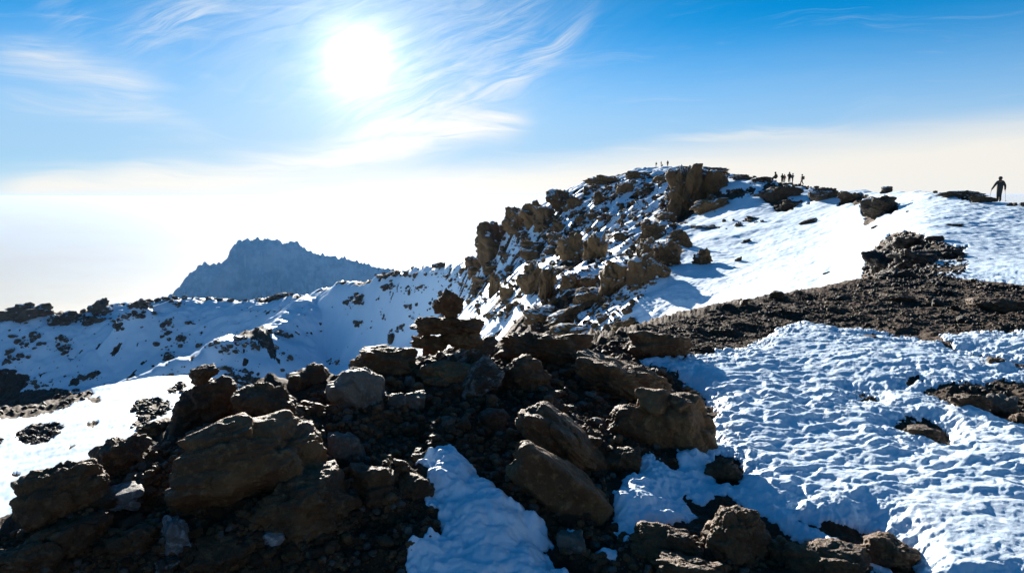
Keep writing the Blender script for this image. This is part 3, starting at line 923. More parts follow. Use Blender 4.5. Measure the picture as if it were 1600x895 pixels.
rocks([
    ('highest dark rock of the rubble outcrop on the lit snow', 1418, 382, 56, 34, dict(seed=571)),
    ('dark rock at the left edge of the rubble outcrop', 1376, 412, 58, 44, dict(seed=572)),
    ('broad dark rock in the middle of the rubble outcrop', 1424, 408, 70, 40, dict(seed=573)),
    ('long dark rock at the right tip of the rubble outcrop', 1474, 397, 66, 20, dict(seed=574)),
    ('lowest dark rock of the rubble outcrop by the gravel', 1402, 432, 64, 26, dict(seed=575)),
], name='crag', mat='k', rows=(ROWF[3], ROWF[6]), group='rocks of the rubble outcrop', embed=.2, rough=.14, frac=.25, lump=.3)

# --- crags of the far ridge
rocks([
    ('black crag on the far left skyline', 40, 494, 80, 44, dict(seed=601)),
    ('low black crag on the far skyline beside the horn', 106, 499, 54, 28, dict(seed=602)),
    ('black horn of rock on the far skyline', 159, 483, 40, 38, dict(seed=603, tilt=14)),
    ('dark rock below the black horn', 143, 504, 32, 24, dict(seed=604)),
    ('low black rock on the far skyline right of the horn', 216, 477, 34, 20, dict(seed=605)),
    ('dark rock ring in the upper middle of the far slope', 566, 468, 36, 16, dict(seed=606, tilt=-14)),
    ('reddish rock ledge high on the far slope', 606, 449, 26, 12, dict(seed=607, tilt=-12)),
    ('round dark boulder low on the far slope, left of the cairn', 614, 529, 18, 18, dict(seed=608)),
    ('small dark rock pair on the far slope', 560, 507, 14, 10, dict(seed=609)),
    ('dark hump on the saddle under the far peak', 437, 464, 34, 12, dict(seed=610)),
    ('reddish rocks at the right end of the far skyline', 690, 416, 34, 14, dict(seed=611)),
    ('dark rock on the far skyline, right of the saddle', 606, 431, 40, 13, dict(seed=612)),
    ('dark rock clump on the spur of the far slope', 430, 520, 30, 10, dict(seed=613)),
    ('dark rock clump below the spur end', 345, 578, 34, 14, dict(seed=614)),
    ('dark rock clump at the foot of the far slope', 262, 560, 16, 20, dict(seed=615)),
], name='crag', group='crags of the far ridge', mat='f', rows=(ROWF[6] + 40, ROWF[8]), embed=0.3, rough=.14, lump=.35, frac=.25)


# --- repeats: shared shapes, every stone an object of its own
def rubble(name, pts, mats, nvar=8, sub=2, r0=0, r1=None, sink=0.15, hk=(0.45, 0.9), seed=900):
    """loose rubble nobody would count: one mesh per call"""
    sh = [rock_shape(seed + i, sub, frac=.2, rough=.1) for i in range(nvar)]
    VV, FF, MI, off = [], [], [], 0
    for px, py, w in pts:
        r, z, a = ground_hit(px, py, r0, r1)
        a += rng.normal() * 0.0004
        P, Fc = sh[int(rng.integers(nvar))]
        s = w * r * math.cos(a) / FPX
        S = np.array([s, s * rng.uniform(.6, 1.1), s * rng.uniform(*hk)]) / 2
        t = rng.uniform(0, 6.28)
        Q = P * S
        Q = np.stack([Q[:, 0] * math.cos(t) - Q[:, 1] * math.sin(t), Q[:, 0] * math.sin(t) + Q[:, 1] * math.cos(t), Q[:, 2]], -1)
        VV.append(Q + np.array([r * math.sin(a), r * math.cos(a), z + S[2] * (0.5 - sink)]))
        FF.append(Fc + off); off += len(P)
        MI.append(np.full(len(Fc), int(rng.integers(len(mats)))))
    me = mesh_np(name, np.concatenate(VV), np.concatenate(FF), smooth=False)
    for m_ in mats:
        me.materials.append(MATS[m_])
    me.polygons.foreach_set('material_index', np.concatenate(MI).astype(np.int32))
    return tag(link(name, me), kind='stuff')


def variants(name, mat, n, sub, seed, **kw):
    out = []
    for i in range(n):
        P, Fc = rock_shape(seed + i, sub, **kw)
        P = P * np.array([0.5, 0.5, 0.5])
        me = mesh_np(name, P, Fc); me.materials.append(MATS[mat])
        out.append(bpy.data.objects.new(name, me))
    return out


def scatter(name, label, group, protos, pts, r0=0, r1=None, hk=(0.5, 0.8), cat='stone'):
    first = set()
    for px, py, w in pts:
        r, z, a = ground_hit(px, py, r0, r1)
        q = int(rng.integers(len(protos)))
        o = protos[q] if q not in first else protos[q].copy()
        first.add(q)
        col.objects.link(o)
        s = w * r * math.cos(a) / FPX
        hz = s * rng.uniform(*hk)
        o.location = (r * math.sin(a), r * math.cos(a), z + hz * 0.22)
        o.scale = (s, s * rng.uniform(.7, 1.1), hz)
        o.rotation_euler = (rng.uniform(-.3, .3), rng.uniform(-.3, .3), rng.uniform(0, 6.28))
        o.name = name
        tag(o, label, cat, group)


def pick(poly, n, wlo, whi, keep=None, power=2.0):
    P = np.array(poly, float)
    out = []
    while len(out) < n:
        px, py = rng.uniform(P[:, 0].min(), P[:, 0].max(), 4 * n), rng.uniform(P[:, 1].min(), P[:, 1].max(), 4 * n)
        ok = poly_sd(px, py, poly) > 0
        if keep:
            ok &= keep(px, py)
        out += [(x_, y_, wlo + (whi - wlo) * rng.random() ** power) for x_, y_ in zip(px[ok], py[ok])]
    return out[:n]


def off_snow(px, py):
    hole = np.zeros(px.shape, bool)
    for h in SNOW_HOLES:
        hole |= poly_sd(px, py, h) > 0
    clear = np.ones(px.shape, bool)
    for q in (SNOW_MAIN, SNOW_TONGUE, SNOW_TOP):
        clear &= poly_sd(px, py, q) < -4
    return hole | clear


MOUND = [(0, 835), (60, 815), (140, 760), (220, 715), (280, 670), (340, 640), (400, 630), (560, 600), (720, 565), (800, 560), (900, 555), (985, 545), (1060, 590),
         (1110, 650), (1060, 720), (960, 760), (980, 840), (1160, 815), (1300, 870), (1400, 895), (0, 895)]
BAND = [(940, 545), (985, 528), (1050, 505), (1110, 494), (1200, 474), (1280, 460), (1345, 446), (1450, 440), (1600, 456), (1600, 520), (1340, 515), (1250, 506),
        (1150, 545), (1080, 558), (1000, 560)]
scatter('stone', 'dark volcanic stone lying loose between the foreground boulders', 'loose stones of the foreground mound',
        variants('stone', 'd', 7, 4, 700) + variants('stone', 'b', 5, 4, 720), pick(MOUND, 96, 14, 56, off_snow), r1=ROWF[3])
scatter('stone', 'small dark stone on the bare scree band above the near snow', 'stones of the scree band',
        variants('stone', 'k', 6, 3, 740), pick(BAND, 22, 7, 22, off_snow), r1=ROWF[3] + 8)
CLUMP = [(1342, 440), (1356, 405), (1390, 372), (1420, 364), (1446, 370), (1500, 388), (1495, 402), (1455, 410), (1450, 430), (1400, 434)]
scatter('stone', 'dark stone of the rubble outcrop rising from the lit snow', 'stones of the rubble outcrop',
        variants('stone', 'k', 6, 4, 760), pick(CLUMP, 46, 8, 28), r0=ROWF[3], r1=ROWF[6], hk=(.35, .6))
FLANK = [(712, 430), (750, 390), (780, 360), (850, 318), (940, 288), (1030, 272), (1050, 300), (1070, 390), (1000, 470), (930, 530), (860, 520), (760, 500), (720, 470)]
scatter('stone', 'brown rock studding the snow of the stony flank', 'rocks studding the stony flank',
        variants('stone', 'h', 9, 4, 780, rough=.13, frac=.28, lump=.3), pick(FLANK, 64, 6, 20), r0=ROWF[4], hk=(.6, 1.1))

rubble('gravel', pick(MOUND, 8000, 3.0, 20, off_snow, 3.5), 'dddbbbg', r1=ROWF[3] + 4)
rubble('gravel', pick(BAND, 4200, 1.4, 6, off_snow, 4.0), 'dkk', r1=ROWF[3] + 8, seed=920)
rubble('gravel', pick(SNOW_HOLES[0], 160, 3.0, 12, None, 2.0) + pick(CLUMP, 600, 3, 11), 'kk', r1=ROWF[6], seed=930)
rubble('rock_debris', pick(FLANK, 2200, 1.8, 12, None, 2.8), 'h', r0=ROWF[4], hk=(.5, 1.0), seed=940)
SPOTS = [(40, 535, 30, 14), (95, 540, 34, 12), (20, 560, 24, 16), (60, 600, 36, 8), (130, 590, 40, 8), (95, 530, 12, 6), (185, 510, 12, 12), (205, 495, 16, 8), (232, 487, 14, 7),
         (265, 505, 10, 12), (258, 520, 8, 10), (280, 475, 10, 6), (298, 505, 8, 6), (262, 552, 14, 18), (285, 530, 16, 12), (280, 590, 26, 8), (345, 545, 30, 9),
         (380, 535, 26, 10), (420, 522, 26, 9), (370, 552, 34, 6), (410, 545, 24, 8), (440, 525, 14, 5), (565, 468, 22, 9), (548, 475, 12, 5), (606, 448, 16, 7), (640, 455, 16, 8),
         (662, 448, 14, 8), (690, 432, 26, 8), (640, 432, 20, 6), (600, 430, 24, 5), (660, 420, 26, 6), (700, 418, 20, 6), (650, 497, 9, 14), (640, 480, 10, 8), (625, 515, 12, 7),
         (560, 507, 12, 5), (597, 497, 8, 6), (523, 566, 14, 5), (455, 560, 14, 7), (470, 590, 24, 6), (240, 466, 30, 4), (280, 466, 40, 4), (330, 466, 40, 3), (390, 468, 40, 3), (440, 462, 30, 4),
         (25, 495, 40, 10), (110, 500, 40, 8), (160, 495, 30, 10), (700, 460, 22, 16), (690, 490, 16, 18), (705, 440, 20, 10), ]
pts = []
for cx, cy, ww, hh_ in SPOTS:
    n_ = int(9 + ww * hh_ * 0.05)
    for _ in range(min(n_, 50)):
        pts.append((cx + rng.normal() * ww * .5, cy + rng.normal() * hh_ * .45, 1.8 + 10.0 * rng.random() ** 3))
for _ in range(170):
    pts.append((rng.uniform(0, 720), rng.uniform(480, 610), 1.5 + 2.5 * rng.random() ** 2))
pts = [q for q in pts if q[1] > 415]
rubble('rock_debris', pts, 'f', r0=ROWF[6] + 40, hk=(.5, 1.0), seed=950)
RIDGE = [(1130, 276, 30, 5), (1165, 279, 30, 4), (1195, 285, 26, 4), (1215, 305, 30, 10), (1232, 318, 20, 7), (1285, 303, 22, 8), (1330, 309, 20, 6), (1375, 325, 24, 10), (1345, 306, 14, 4),
         (1500, 303, 36, 3), (1530, 311, 20, 3), (1100, 318, 40, 10), (1150, 302, 36, 5), (1262, 290, 40, 1.5), (1590, 321, 20, 1.5), (1090, 356, 40, 3), (1170, 345, 24, 4), (1470, 418, 24, 3)]
pts = []
for cx, cy, ww, hh_ in RIDGE:
    for _ in range(int(10 + ww * hh_ * 0.12)):
        pts.append((cx + rng.normal() * ww * .5, cy + rng.normal() * hh_ * .45, 2 + 8.0 * rng.random() ** 2.5))
rubble('rock_debris', pts, 'f', r0=ROWF[4], hk=(.5, 1.0), seed=960)

for q, n_ in ((DARK[1], 420), (DARK[2], 150), (DARK[3], 150), (DARK[4], 40), (DARK[10], 30), (DARK[11], 160)):
    rubble('rock_debris', pick(q, n_, 2.5, 14, None, 2.0), 'k', r0=ROWF[4], hk=(.4, .9), seed=970)

rubble('gravel', pick([(1340, 442), (1500, 390), (1515, 412), (1500, 430), (1540, 444), (1610, 450), (1610, 458), (1340, 458)], 900, 2, 9, None, 3.0), 'kkd', r0=ROWF[3] - 20, r1=ROWF[6], seed=980)
# ----------------------------------------------------------------- walkers on the ridge
def flat_mat(name, c, rough=0.8):
    m, k, b = new_mat(name)
    tc = k.n('ShaderNodeTexCoord').outputs['Object']
    nz = k.noise(tc, 9, 4, 0.6)
    k.l(k.mix(k.ramp(nz, 0.3, 0.7), tuple(x * 0.75 for x in c), tuple(x * 1.2 for x in c)), b.inputs['Base Color'])
    b.inputs['Roughness'].default_value = rough
    return m


SKIN = flat_mat('skin', (0.22, 0.12, 0.08), 0.6)
BOOT = flat_mat('boots', (0.03, 0.025, 0.02))
CLOTH = {n_: flat_mat(n_ + '_cloth', c) for n_, c in dict(black=(0.014, 0.014, 0.016), dark=(0.03, 0.03, 0.034), grey=(0.13, 0.13, 0.125), rust=(0.20, 0.07, 0.035),
                                                            brown=(0.09, 0.06, 0.04), blue=(0.03, 0.04, 0.07), tan=(0.20, 0.15, 0.10)).items()}


def body(pose, jacket, trousers):
    """one continuous skinned figure about 1.75 m tall facing +y; pose moves the joints"""
    J = {'hip': (0, 0, .95, .20), 'waist': (0, 0, 1.08, .205), 'chest': (0, .01, 1.28, .225), 'neck': (0, .02, 1.47, .10), 'chin': (0, .045, 1.56, .085), 'skull': (0, .035, 1.66, .105),
         'top': (0, .02, 1.73, .07)}
    for s, n_ in ((-1, 'l'), (1, 'r')):
        J.update({n_ + 'sh': (.19 * s, .0, 1.40, .105), n_ + 'el': (.29 * s, -.02, 1.15, .08), n_ + 'wr': (.30 * s, .06, .91, .06), n_ + 'ha': (.30 * s, .09, .82, .055),
                  n_ + 'th': (.10 * s, 0, .88, .13), n_ + 'kn': (.11 * s, .03, .50, .095), n_ + 'an': (.11 * s, -.02, .13, .075), n_ + 'to': (.12 * s, .14, .05, .05)})
    for n_, d_ in pose.items():
        J[n_] = (*d_, J[n_][3])
    E = [('hip', 'waist'), ('waist', 'chest'), ('chest', 'neck'), ('neck', 'chin'), ('chin', 'skull'), ('skull', 'top')]
    for n_ in 'lr':
        E += [('chest', n_ + 'sh'), (n_ + 'sh', n_ + 'el'), (n_ + 'el', n_ + 'wr'), (n_ + 'wr', n_ + 'ha'), ('hip', n_ + 'th'), (n_ + 'th', n_ + 'kn'), (n_ + 'kn', n_ + 'an'), (n_ + 'an', n_ + 'to')]
    names = list(J)
    me = bpy.data.meshes.new('person')
    me.from_pydata([J[n_][:3] for n_ in names], [(names.index(a), names.index(b_)) for a, b_ in E], [])
    o = bpy.data.objects.new('person', me); col.objects.link(o)
    sk = o.modifiers.new('skin', 'SKIN')
    for i, n_ in enumerate(names):
        v = me.skin_vertices[0].data[i]
        v.radius = (J[n_][3], J[n_][3] * (0.75 if n_ in ('hip', 'waist', 'chest') else 1)); v.use_root = n_ == 'hip'
    o.modifiers.new('sub', 'SUBSURF').levels = 2
    dg = bpy.context.evaluated_depsgraph_get(); dg.update()
    m2 = bpy.data.meshes.new_from_object(o.evaluated_get(dg))
    bpy.data.objects.remove(o); bpy.data.meshes.remove(me)
    part = {'hip': 1, 'waist': 0, 'chest': 0, 'neck': 2, 'chin': 2, 'skull': 2, 'top': 2}
    for n_ in 'lr':
        part.update({n_ + 'sh': 0, n_ + 'el': 0, n_ + 'wr': 0, n_ + 'ha': 2, n_ + 'th': 1, n_ + 'kn': 1, n_ + 'an': 3, n_ + 'to': 3})
    JP = np.array([J[n_][:3] for n_ in names]); PI_ = np.array([part[n_] for n_ in names])
    C = np.array([p.center[:] for p in m2.polygons])
    idx = PI_[((C[:, None] - JP[None]) ** 2).sum(-1).argmin(1)]
    m2.materials.clear()
    for m_ in (CLOTH[jacket], CLOTH[trousers], SKIN, BOOT):
        m2.materials.append(m_)
    m2.polygons.foreach_set('material_index', idx.astype(np.int32))
    m2.polygons.foreach_set('use_smooth', np.ones(len(m2.polygons), bool))
    return m2, J


def blob(name, c, s, mat, parent, sq=4.0, seed=3):
    D, Fc = ico(4)
    rad = (np.abs(D) ** sq).sum(1) ** (-1 / sq)
    P = D * (rad * (1 + 0.06 * perlin3(D * 2, seed)))[:, None] * np.array(s) / 2
    o = link(name, mesh_np(name, P, Fc), mat, c, parent)
    return o


def pole(label, a, b_, grp=None):
    a, b_ = Vector(a), Vector(b_)
    bm = bmesh.new()
    L = (b_ - a).length
    for (z0, z1, r0, r1) in ((0, L, .006, .009), (L - .13, L, .017, .015), (.05, .058, .045, .045)):
        q = bmesh.ops.create_cone(bm, cap_ends=True, segments=10, radius1=r0, radius2=r1, depth=z1 - z0)
        bmesh.ops.translate(bm, verts=q['verts'], vec=(0, 0, (z0 + z1) / 2))
    me = bpy.data.meshes.new('trekking_pole'); bm.to_mesh(me); bm.free()
    o = link('trekking_pole', me, CLOTH['dark'], a)
    o.rotation_euler = (b_ - a).to_track_quat('Z', 'Y').to_euler()
    return tag(o, label, 'trekking pole', grp)


def walker(label, px, py_foot, py_head, jacket, trousers, yaw=0.0, pose=None, pack=None, hat=None, group=None, r=None, tall=1.76, sink=0.0):
    pose = pose or {}
    m_, J = body(pose, jacket, trousers)
    xd, yd, zd = pdir(px, py_foot)
    hyp = float(np.hypot(xd, yd))
    az_ = math.atan2(float(xd), float(yd))
    j = int(np.argmin(np.abs(AZ - az_)))
    if r is None:
        r = tall * FPX * hyp / (py_foot - py_head)
    lo, hi = ROWF[6], ROWF[8] + 3
    t = Z[lo:hi, j] / RR[lo:hi, j]
    i = lo + int(np.argmax(t))                             # stand on the brow of the ridge there
    r, z = RR[i, j], Z[i, j]
    size = (py_foot - py_head) / FPX / hyp * r / tall
    o = link('person', m_, None, (r * math.sin(az_), r * math.cos(az_), z - sink))
    o.rotation_euler = (0, 0, yaw - az_)
    o.scale = (size,) * 3
    tag(o, label, 'person', group)
    top = J['skull']
    if hat:
        blob('hood' if hat != 'tan' else 'hat', (top[0], top[1] - .01, top[2] + .03), (.25, .27, .25), CLOTH[hat], o, 2.2)
    if pack:
        c = J['chest']
        b_ = blob('backpack', (c[0], c[1] - .25, c[2] - .08), (.36, .26, .56), CLOTH[pack], o, 5)
        for s in (-1, 1):
            bm = bmesh.new()
            path = [(.12 * s, -.13, .17), (.13 * s, .02, .20), (.14 * s, .19, .06), (.13 * s, .15, -.2), (.12 * s, -.08, -.26)]
            for p0, p1 in zip(path[:-1], path[1:]):
                v0, v1 = Vector(p0), Vector(p1)
                q = bmesh.ops.create_cone(bm, cap_ends=True, segments=6, radius1=.025, radius2=.025, depth=(v1 - v0).length)
                mt = Matrix.Translation((v0 + v1) / 2) @ (v1 - v0).to_track_quat('Z', 'Y').to_matrix().to_4x4()
                bmesh.ops.transform(bm, verts=q['verts'], matrix=mt)
            me = bpy.data.meshes.new('strap'); bm.to_mesh(me); bm.free()
            link('strap', me, CLOTH[pack], (0, .25, .08), b_)
    return o, J


STRIDE = {'lkn': (-.11, .20, .52), 'lan': (-.11, .22, .11), 'lto': (-.11, .38, .06), 'rkn': (.10, -.02, .50), 'ran': (.10, -.24, .14), 'rto': (.11, -.10, .05),
          'lel': (-.30, -.10, 1.15), 'lwr': (-.36, -.02, .92), 'lha': (-.38, .02, .84), 'rel': (.29, .03, 1.15), 'rwr': (.33, .16, .93), 'rha': (.34, .2, .86)}
STRAPS = {'lel': (-.33, .05, 1.20), 'lwr': (-.22, .22, 1.30), 'lha': (-.17, .22, 1.36), 'rel': (.33, .05, 1.20), 'rwr': (.22, .22, 1.30), 'rha': (.17, .22, 1.36)}
HIP = {'rel': (.38, -.08, 1.20), 'rwr': (.22, -.02, 1.02), 'rha': (.17, .04, .98)}
SIT = {'hip': (0, -.1, .42), 'waist': (0, -.08, .55), 'chest': (0, .02, .78), 'neck': (0, .07, .95), 'chin': (0, .12, 1.02), 'skull': (0, .11, 1.12), 'top': (0, .09, 1.19),
       'lsh': (-.19, .02, .89), 'lel': (-.27, .10, .64), 'lwr': (-.16, .32, .58), 'lha': (-.10, .38, .58), 'rsh': (.19, .02, .89), 'rel': (.27, .10, .64), 'rwr': (.16, .32, .58), 'rha': (.10, .38, .58),
       'lth': (-.11, .0, .42), 'lkn': (-.14, .42, .50), 'lan': (-.13, .46, .11), 'lto': (-.14, .62, .05), 'rth': (.11, .0, .42), 'rkn': (.14, .42, .50), 'ran': (.13, .46, .11), 'rto': (.14, .62, .05)}

LONE = dict(STRIDE, lth=(-.07, 0, .88), rth=(.07, 0, .88), lkn=(-.05, .14, .50), lan=(-.04, .12, .12), lto=(-.05, .27, .05), rkn=(.06, .02, .50), ran=(.05, -.14, .14), rto=(.06, .0, .05),
            lel=(-.34, -.08, 1.16), lwr=(-.44, .02, .94), lha=(-.47, .06, .86), rel=(.32, .04, 1.14), rwr=(.36, .16, .92), rha=(.37, .2, .84), skull=(0, .06, 1.64), chin=(0, .08, 1.55))
G1 = 'walkers standing on the ridge crest'
lone, J = walker('lone hooded walker in black striding along the right hand snow crest with poles', 1560, 320, 281, 'black', 'black', 0.25, LONE, None, 'black')
mw = Matrix.Translation(lone.location) @ lone.rotation_euler.to_matrix().to_4x4() @ Matrix.Diagonal((*lone.scale, 1))
for hn, tip, lb in (('rha', (.50, .30, .02), 'thin trekking pole in the right hand of the lone walker'), ('lha', (-.58, -.06, .05), 'thin trekking pole in the left hand of the lone walker')):
    hx, hy, hz = J[hn][:3]
    pole(lb, mw @ Vector(tip), mw @ Vector((hx, hy, hz + .06)))
walker('dark hunched figure seated on the skyline rocks, left of the standing group', 1212, 288, 274, 'brown', 'dark', 1.2, SIT, None, 'dark', G1, tall=1.24)
walker('walker in a dark jacket, partly behind the one in rust red', 1222, 286, 272, 'dark', 'black', 2.6, HIP, None, 'dark', G1, tall=1.76)
walker('walker in a rust red jacket on the ridge crest', 1225.3, 286, 273, 'rust', 'tan', 3.4, {}, None, 'rust', G1)
walker('walker in black beside the one in grey on the crest', 1233, 288, 272, 'black', 'black', 2.8, HIP, 'grey', 'black', G1)
walker('walker in grey with a backpack, facing away from the one in black', 1238, 288, 273, 'grey', 'black', -1.4, STRAPS, 'grey', 'grey', G1)
walker('walker with a tan backpack standing apart at the right of the group', 1253, 289, 272.5, 'brown', 'tan', 1.6, STRIDE, 'tan', 'dark', G1)
G2 = 'tiny walkers on the hilltop'
walker('leftmost of the three tiny walkers on the hilltop', 1025, 265, 257.5, 'dark', 'tan', 1.2, HIP, 'dark', 'dark', G2)
walker('tiny walker in the middle of the three on the hilltop', 1033, 266, 257.5, 'dark', 'grey', 1.8, STRAPS, None, 'black', G2)
walker('tiny seated figure at the feet of the middle hilltop walker', 1035, 266, 262, 'black', 'black', 2.2, SIT, None, 'black', G2, tall=1.24)
walker('tiny black walker beside the cliff, rightmost on the hilltop', 1043, 266, 257, 'black', 'black', 0.4, {}, 'black', 'black', G2)
SUN_E, SKY_STR, EXPO = 4.7, 0.058, 1.45
SKY_SAT, SKY_VAL, SKY_HUE = 1.9, 0.9, 0.490
HAZE, HAZE_COL, HAZE_G = 1.15e-5, (0.14, 0.44, 1.0, 1.0), 0.4
CLOUD_COL = (5.5, 5.35, 5.0)
GLOW = [(20.0, 0.9), (5.0, 2.0), (1.9, 6.5)]
BANK = (-1.8, 1.6, 3.0, 14.0, 0.86)
VEIL_COL = (2.75, 3.85, 5.0)


def WISPS(f1, f2):
    return [
        ([(540, 235), (620, 195), (720, 160), (800, 125), (880, 65), (950, -5)], 1.1, 0.55, f2, 0.25, 0.8),
        ([(480, 170), (600, 150), (720, 110), (800, 60), (880, 0)], 4.5, 0.4, f2, 0.3, 0.85),
        ([(-60, 308), (100, 300), (250, 281), (400, 262), (560, 232), (700, 210), (850, 180)], 1.5, 0.95, f1, 0.25, 0.62),
        ([(-60, 100), (40, 88), (100, 100), (160, 125), (290, 152)], 1.4, 0.6, f1, 0.28, 0.7),
        ([(150, 75), (220, 50), (300, 25), (380, -10)], 1.4, 0.5, f2, 0.3, 0.8),
        ([(30, -10), (100, 25), (180, 60)], 1.4, 0.4, f2, 0.3, 0.8),
        ([(-60, 155), (150, 160), (350, 195)], 0.7, 0.35, f1, 0.35, 0.65),
        ([(900, 252), (1050, 228), (1200, 208), (1400, 205)], 0.6, 0.45, f1, 0.35, 0.65),
        ([(950, 262), (1200, 240), (1400, 225), (1650, 215)], 1.6, 0.4, f1, 0.3, 0.65),
    ]
# ----------------------------------------------------------------- sun, sky, air, camera
SUN_PX = (560, 95)
sx_, sy_, sz_ = pdir(*SUN_PX)
SD = Vector((float(sx_), float(sy_), float(sz_))).normalized()
SUN_EL = math.asin(SD.z) + R(1.8); SUN_AZ = math.atan2(SD.x, SD.y)
LD = Vector((math.sin(SUN_AZ) * math.cos(SUN_EL), math.cos(SUN_AZ) * math.cos(SUN_EL), math.sin(SUN_EL)))
sl_ = bpy.data.lights.new('sun', 'SUN')
sl_.energy = SUN_E; sl_.angle = R(0.5); sl_.color = (1.0, 0.93, 0.82)
so = bpy.data.objects.new('sun', sl_)
col.objects.link(so)
so.rotation_euler = LD.to_track_quat('Z', 'Y').to_euler()

w = bpy.data.worlds.new('World')
scene.world = w
w.use_nodes = True
w.node_tree.nodes.clear()
k = N(w.node_tree)
wo = k.n('ShaderNodeOutputWorld'); bg = k.n('ShaderNodeBackground')
k.l(bg.outputs[0], wo.inputs[0])
sky = k.n('ShaderNodeTexSky')
sky.sky_type = 'NISHITA'; sky.sun_disc = False
sky.sun_elevation = SUN_EL; sky.sun_rotation = SUN_AZ
sky.altitude = 5700; sky.air_density = 1.0; sky.dust_density = 0.25; sky.ozone_density = 2.0
d = k.n('ShaderNodeTexCoord').outputs['Generated']
sep = k.n('ShaderNodeSeparateXYZ'); k.l(d, sep.inputs[0])
az = k.m('MULTIPLY', k.m('ARCTAN2', sep.outputs[0], sep.outputs[1]), 57.29578)
el = k.m('MULTIPLY', k.m('ARCSINE', sep.outputs[2]), 57.29578)


def comb(a, b_, c=0.0):
    nd = k.n('ShaderNodeCombineXYZ')
    for i, v in enumerate((a, b_, c)):
        k.setin(nd.inputs[i], v)
    return nd.outputs[0]


hs = k.n('ShaderNodeHueSaturation')
hs.inputs['Saturation'].default_value = SKY_SAT; hs.inputs['Value'].default_value = SKY_VAL; hs.inputs['Hue'].default_value = SKY_HUE
k.l(sky.outputs[0], hs.inputs['Color'])
skyc = hs.outputs[0]
# streaky cirrus, stretched along the wind
warp = k.noise(comb(k.m('MULTIPLY', az, 0.05), k.m('MULTIPLY', el, 0.12)), 1.0, 3, 0.5)
el2 = k.m('ADD', el, k.m('MULTIPLY_ADD', warp, 5.0, -2.5))
fib = k.noise(comb(k.m('MULTIPLY', az, 0.07), k.m('MULTIPLY', el2, 0.75)), 1.0, 7, 0.62, 0.5)
fib2 = k.noise(comb(k.m('ADD', k.m('MULTIPLY', az, 0.16), k.m('MULTIPLY', el2, 0.1)), k.m('ADD', k.m('MULTIPLY', el2, 1.3), k.m('MULTIPLY', az, -0.55))), 1.0, 7, 0.65, 0.8)


def wisp(pts, width, strength, fibre, lo, hi, fade=4.0):
    """a band of cirrus along a line of sky points (azimuth, elevation in degrees)"""
    A = [(math.degrees(float(az_te(*p)[0])), math.degrees(math.atan(float(az_te(*p)[1])))) for p in pts]
    A.sort()
    a0, a1 = A[0][0], A[-1][0]
    e0 = min(e for _, e in A) - 1; e1 = max(e for _, e in A) + 1
    fc = k.n('ShaderNodeFloatCurve')
    cu = fc.mapping.curves[0]
    nm = [((a - a0) / (a1 - a0), (e - e0) / (e1 - e0)) for a, e in A]
    while len(cu.points) < len(nm):
        cu.points.new(0.5, 0.5)
    for p, q in zip(cu.points, nm):
        p.location = q
    fc.mapping.update()
    t = k.m('DIVIDE', k.m('SUBTRACT', az, a0), a1 - a0)
    k.l(t, fc.inputs['Value'])
    ec = k.m('MULTIPLY_ADD', fc.outputs[0], e1 - e0, e0)
    q = k.m('DIVIDE', k.m('SUBTRACT', el2 if fibre is fib else el, ec), width)
    g = k.m('POWER', 2.71828, k.m('MULTIPLY', k.m('MULTIPLY', q, q), -1.0))
    ends = k.m('MULTIPLY', k.ramp(az, a0, a0 + fade), k.ramp(az, a1 - fade, a1, 1, 0))
    return k.m('MULTIPLY', k.m('MULTIPLY', g, ends), k.ramp(fibre, lo, hi, 0.0, strength))


def wadd(a, b_):
    return k.m('SUBTRACT', k.m('ADD', a, b_), k.m('MULTIPLY', a, b_))


dens = None
for args in WISPS(fib, fib2):
    w_ = wisp(*args)
    dens = w_ if dens is None else wadd(dens, w_)
dens = wadd(dens, k.m('MULTIPLY', k.ramp(fib, 0.52, 0.8, 0, 0.22), k.ramp(el, 1, 6)))
# the pale haze bank over the horizon, lower towards the right
edge = k.m('ADD', el, k.m('MULTIPLY_ADD', az, -0.06, -2.5))
ehz = k.m('ADD', edge, k.m('MULTIPLY_ADD', fib, 2.4, -1.2))
bank = k.ramp(ehz, BANK[0], BANK[1], 1.0, 0.0)
veil = k.ramp(k.m('ADD', el, k.m('MULTIPLY_ADD', fib, 1.6, -0.8)), BANK[2], BANK[3], BANK[4], 0.0)
dens = wadd(dens, bank)
# forward glow of thin cloud around the sun
dot = k.n('ShaderNodeVectorMath', operation='DOT_PRODUCT')
k.l(d, dot.inputs[0]); dot.inputs[1].default_value = SD
ang = k.m('MULTIPLY', k.m('ARCCOSINE', k.m('MINIMUM', dot.outputs['Value'], 0.9999999)), 57.29578)
glow = 0.0
for amp, wd in GLOW:
    glow = k.m('ADD', glow, k.m('MULTIPLY', k.m('POWER', 2.71828, k.m('DIVIDE', ang, -wd)), amp))
cb = k.m('ADD', 1.0, k.m('MULTIPLY', k.m('POWER', 2.71828, k.m('DIVIDE', ang, -25.0)), 0.28))
cl = k.n('ShaderNodeVectorMath', operation='SCALE')
cl.inputs[0].default_value = CLOUD_COL; k.l(cb, cl.inputs['Scale'])
vb = k.m('ADD', 1.0, k.m('MULTIPLY', k.m('POWER', 2.71828, k.m('DIVIDE', ang, -16.0)), 0.22))
vl = k.n('ShaderNodeVectorMath', operation='SCALE')
vl.inputs[0].default_value = VEIL_COL; k.l(vb, vl.inputs['Scale'])
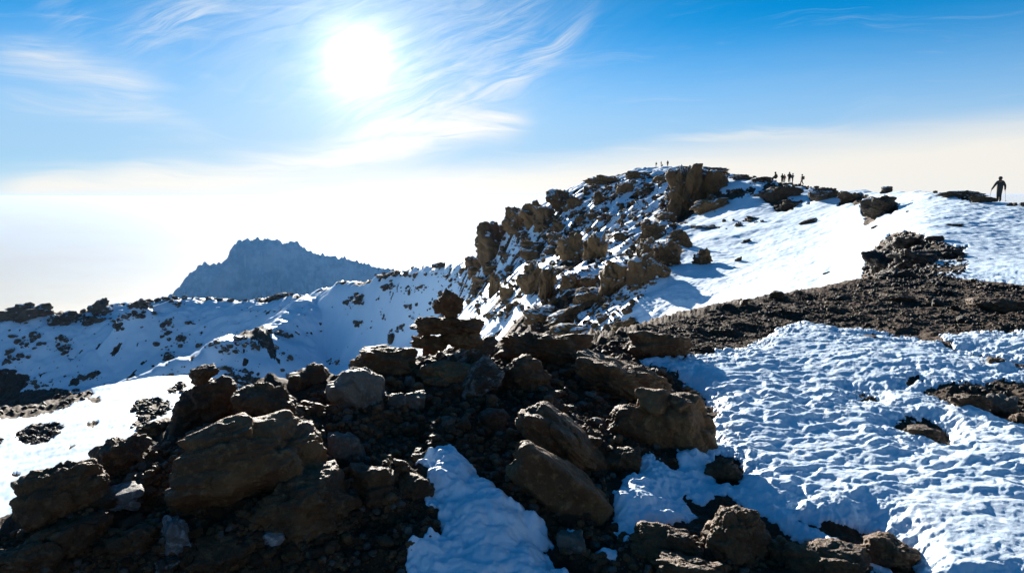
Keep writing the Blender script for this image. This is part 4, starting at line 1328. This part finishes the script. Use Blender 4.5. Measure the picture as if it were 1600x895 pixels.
# thin high cloud spread round the sun as well as low over the horizon
veil = wadd(veil, k.m('MULTIPLY', k.m('POWER', 2.71828, k.m('MULTIPLY', k.m('MULTIPLY', ang, ang), -1 / 190.0)), k.ramp(fib2, 0.2, 0.75, 0.35, 0.85)))
mixd = k.mix(dens, k.mix(veil, skyc, vl.outputs[0]), cl.outputs[0])
gl = k.n('ShaderNodeVectorMath', operation='SCALE')
gl.inputs[0].default_value = (1.0, 0.97, 0.92); k.l(glow, gl.inputs['Scale'])
ad = k.n('ShaderNodeVectorMath', operation='ADD')
k.l(mixd, ad.inputs[0]); k.l(gl.outputs[0], ad.inputs[1])
k.l(ad.outputs[0], bg.inputs['Color'])
bg.inputs['Strength'].default_value = SKY_STR

if HAZE > 0:
    hm_, k, b = new_mat('mountain_air')
    k.t.nodes.remove(b)
    pv = k.n('ShaderNodeVolumePrincipled')
    pv.inputs['Color'].default_value = HAZE_COL
    pv.inputs['Density'].default_value = HAZE
    pv.inputs['Anisotropy'].default_value = HAZE_G
    k.l(pv.outputs[0], [n for n in k.t.nodes if n.type == 'OUTPUT_MATERIAL'][0].inputs['Volume'])
    bm = bmesh.new(); bmesh.ops.create_cube(bm, size=1.0)
    zt, zb = 16.0, -2360.0
    for v in bm.verts:
        v.co = Vector((v.co.x * 68600, v.co.y * 68600, zt if v.co.z > 0 else zb))
    me = bpy.data.meshes.new('haze'); bm.to_mesh(me); bm.free()
    tag(link('haze', me, hm_), kind='stuff')

cd = bpy.data.cameras.new('camera')
cd.lens = 24.0; cd.sensor_width = 36.0; cd.clip_start = 0.05; cd.clip_end = 300000
co = bpy.data.objects.new('camera', cd)
col.objects.link(co)
co.location = (0, 0, 0)
co.rotation_euler = (math.pi / 2 + PITCH, 0, 0)
scene.camera = co
vs = scene.view_settings
scene.display_settings.display_device = 'sRGB'
vs.view_transform = 'Standard'; vs.look = 'None'; vs.gamma = 1.0; vs.use_curve_mapping = False
vs.exposure = EXPO
scene.cycles.max_bounces = 6
scene.cycles.diffuse_bounces = 3
scene.cycles.volume_bounces = 0
scene.cycles.use_denoising = True
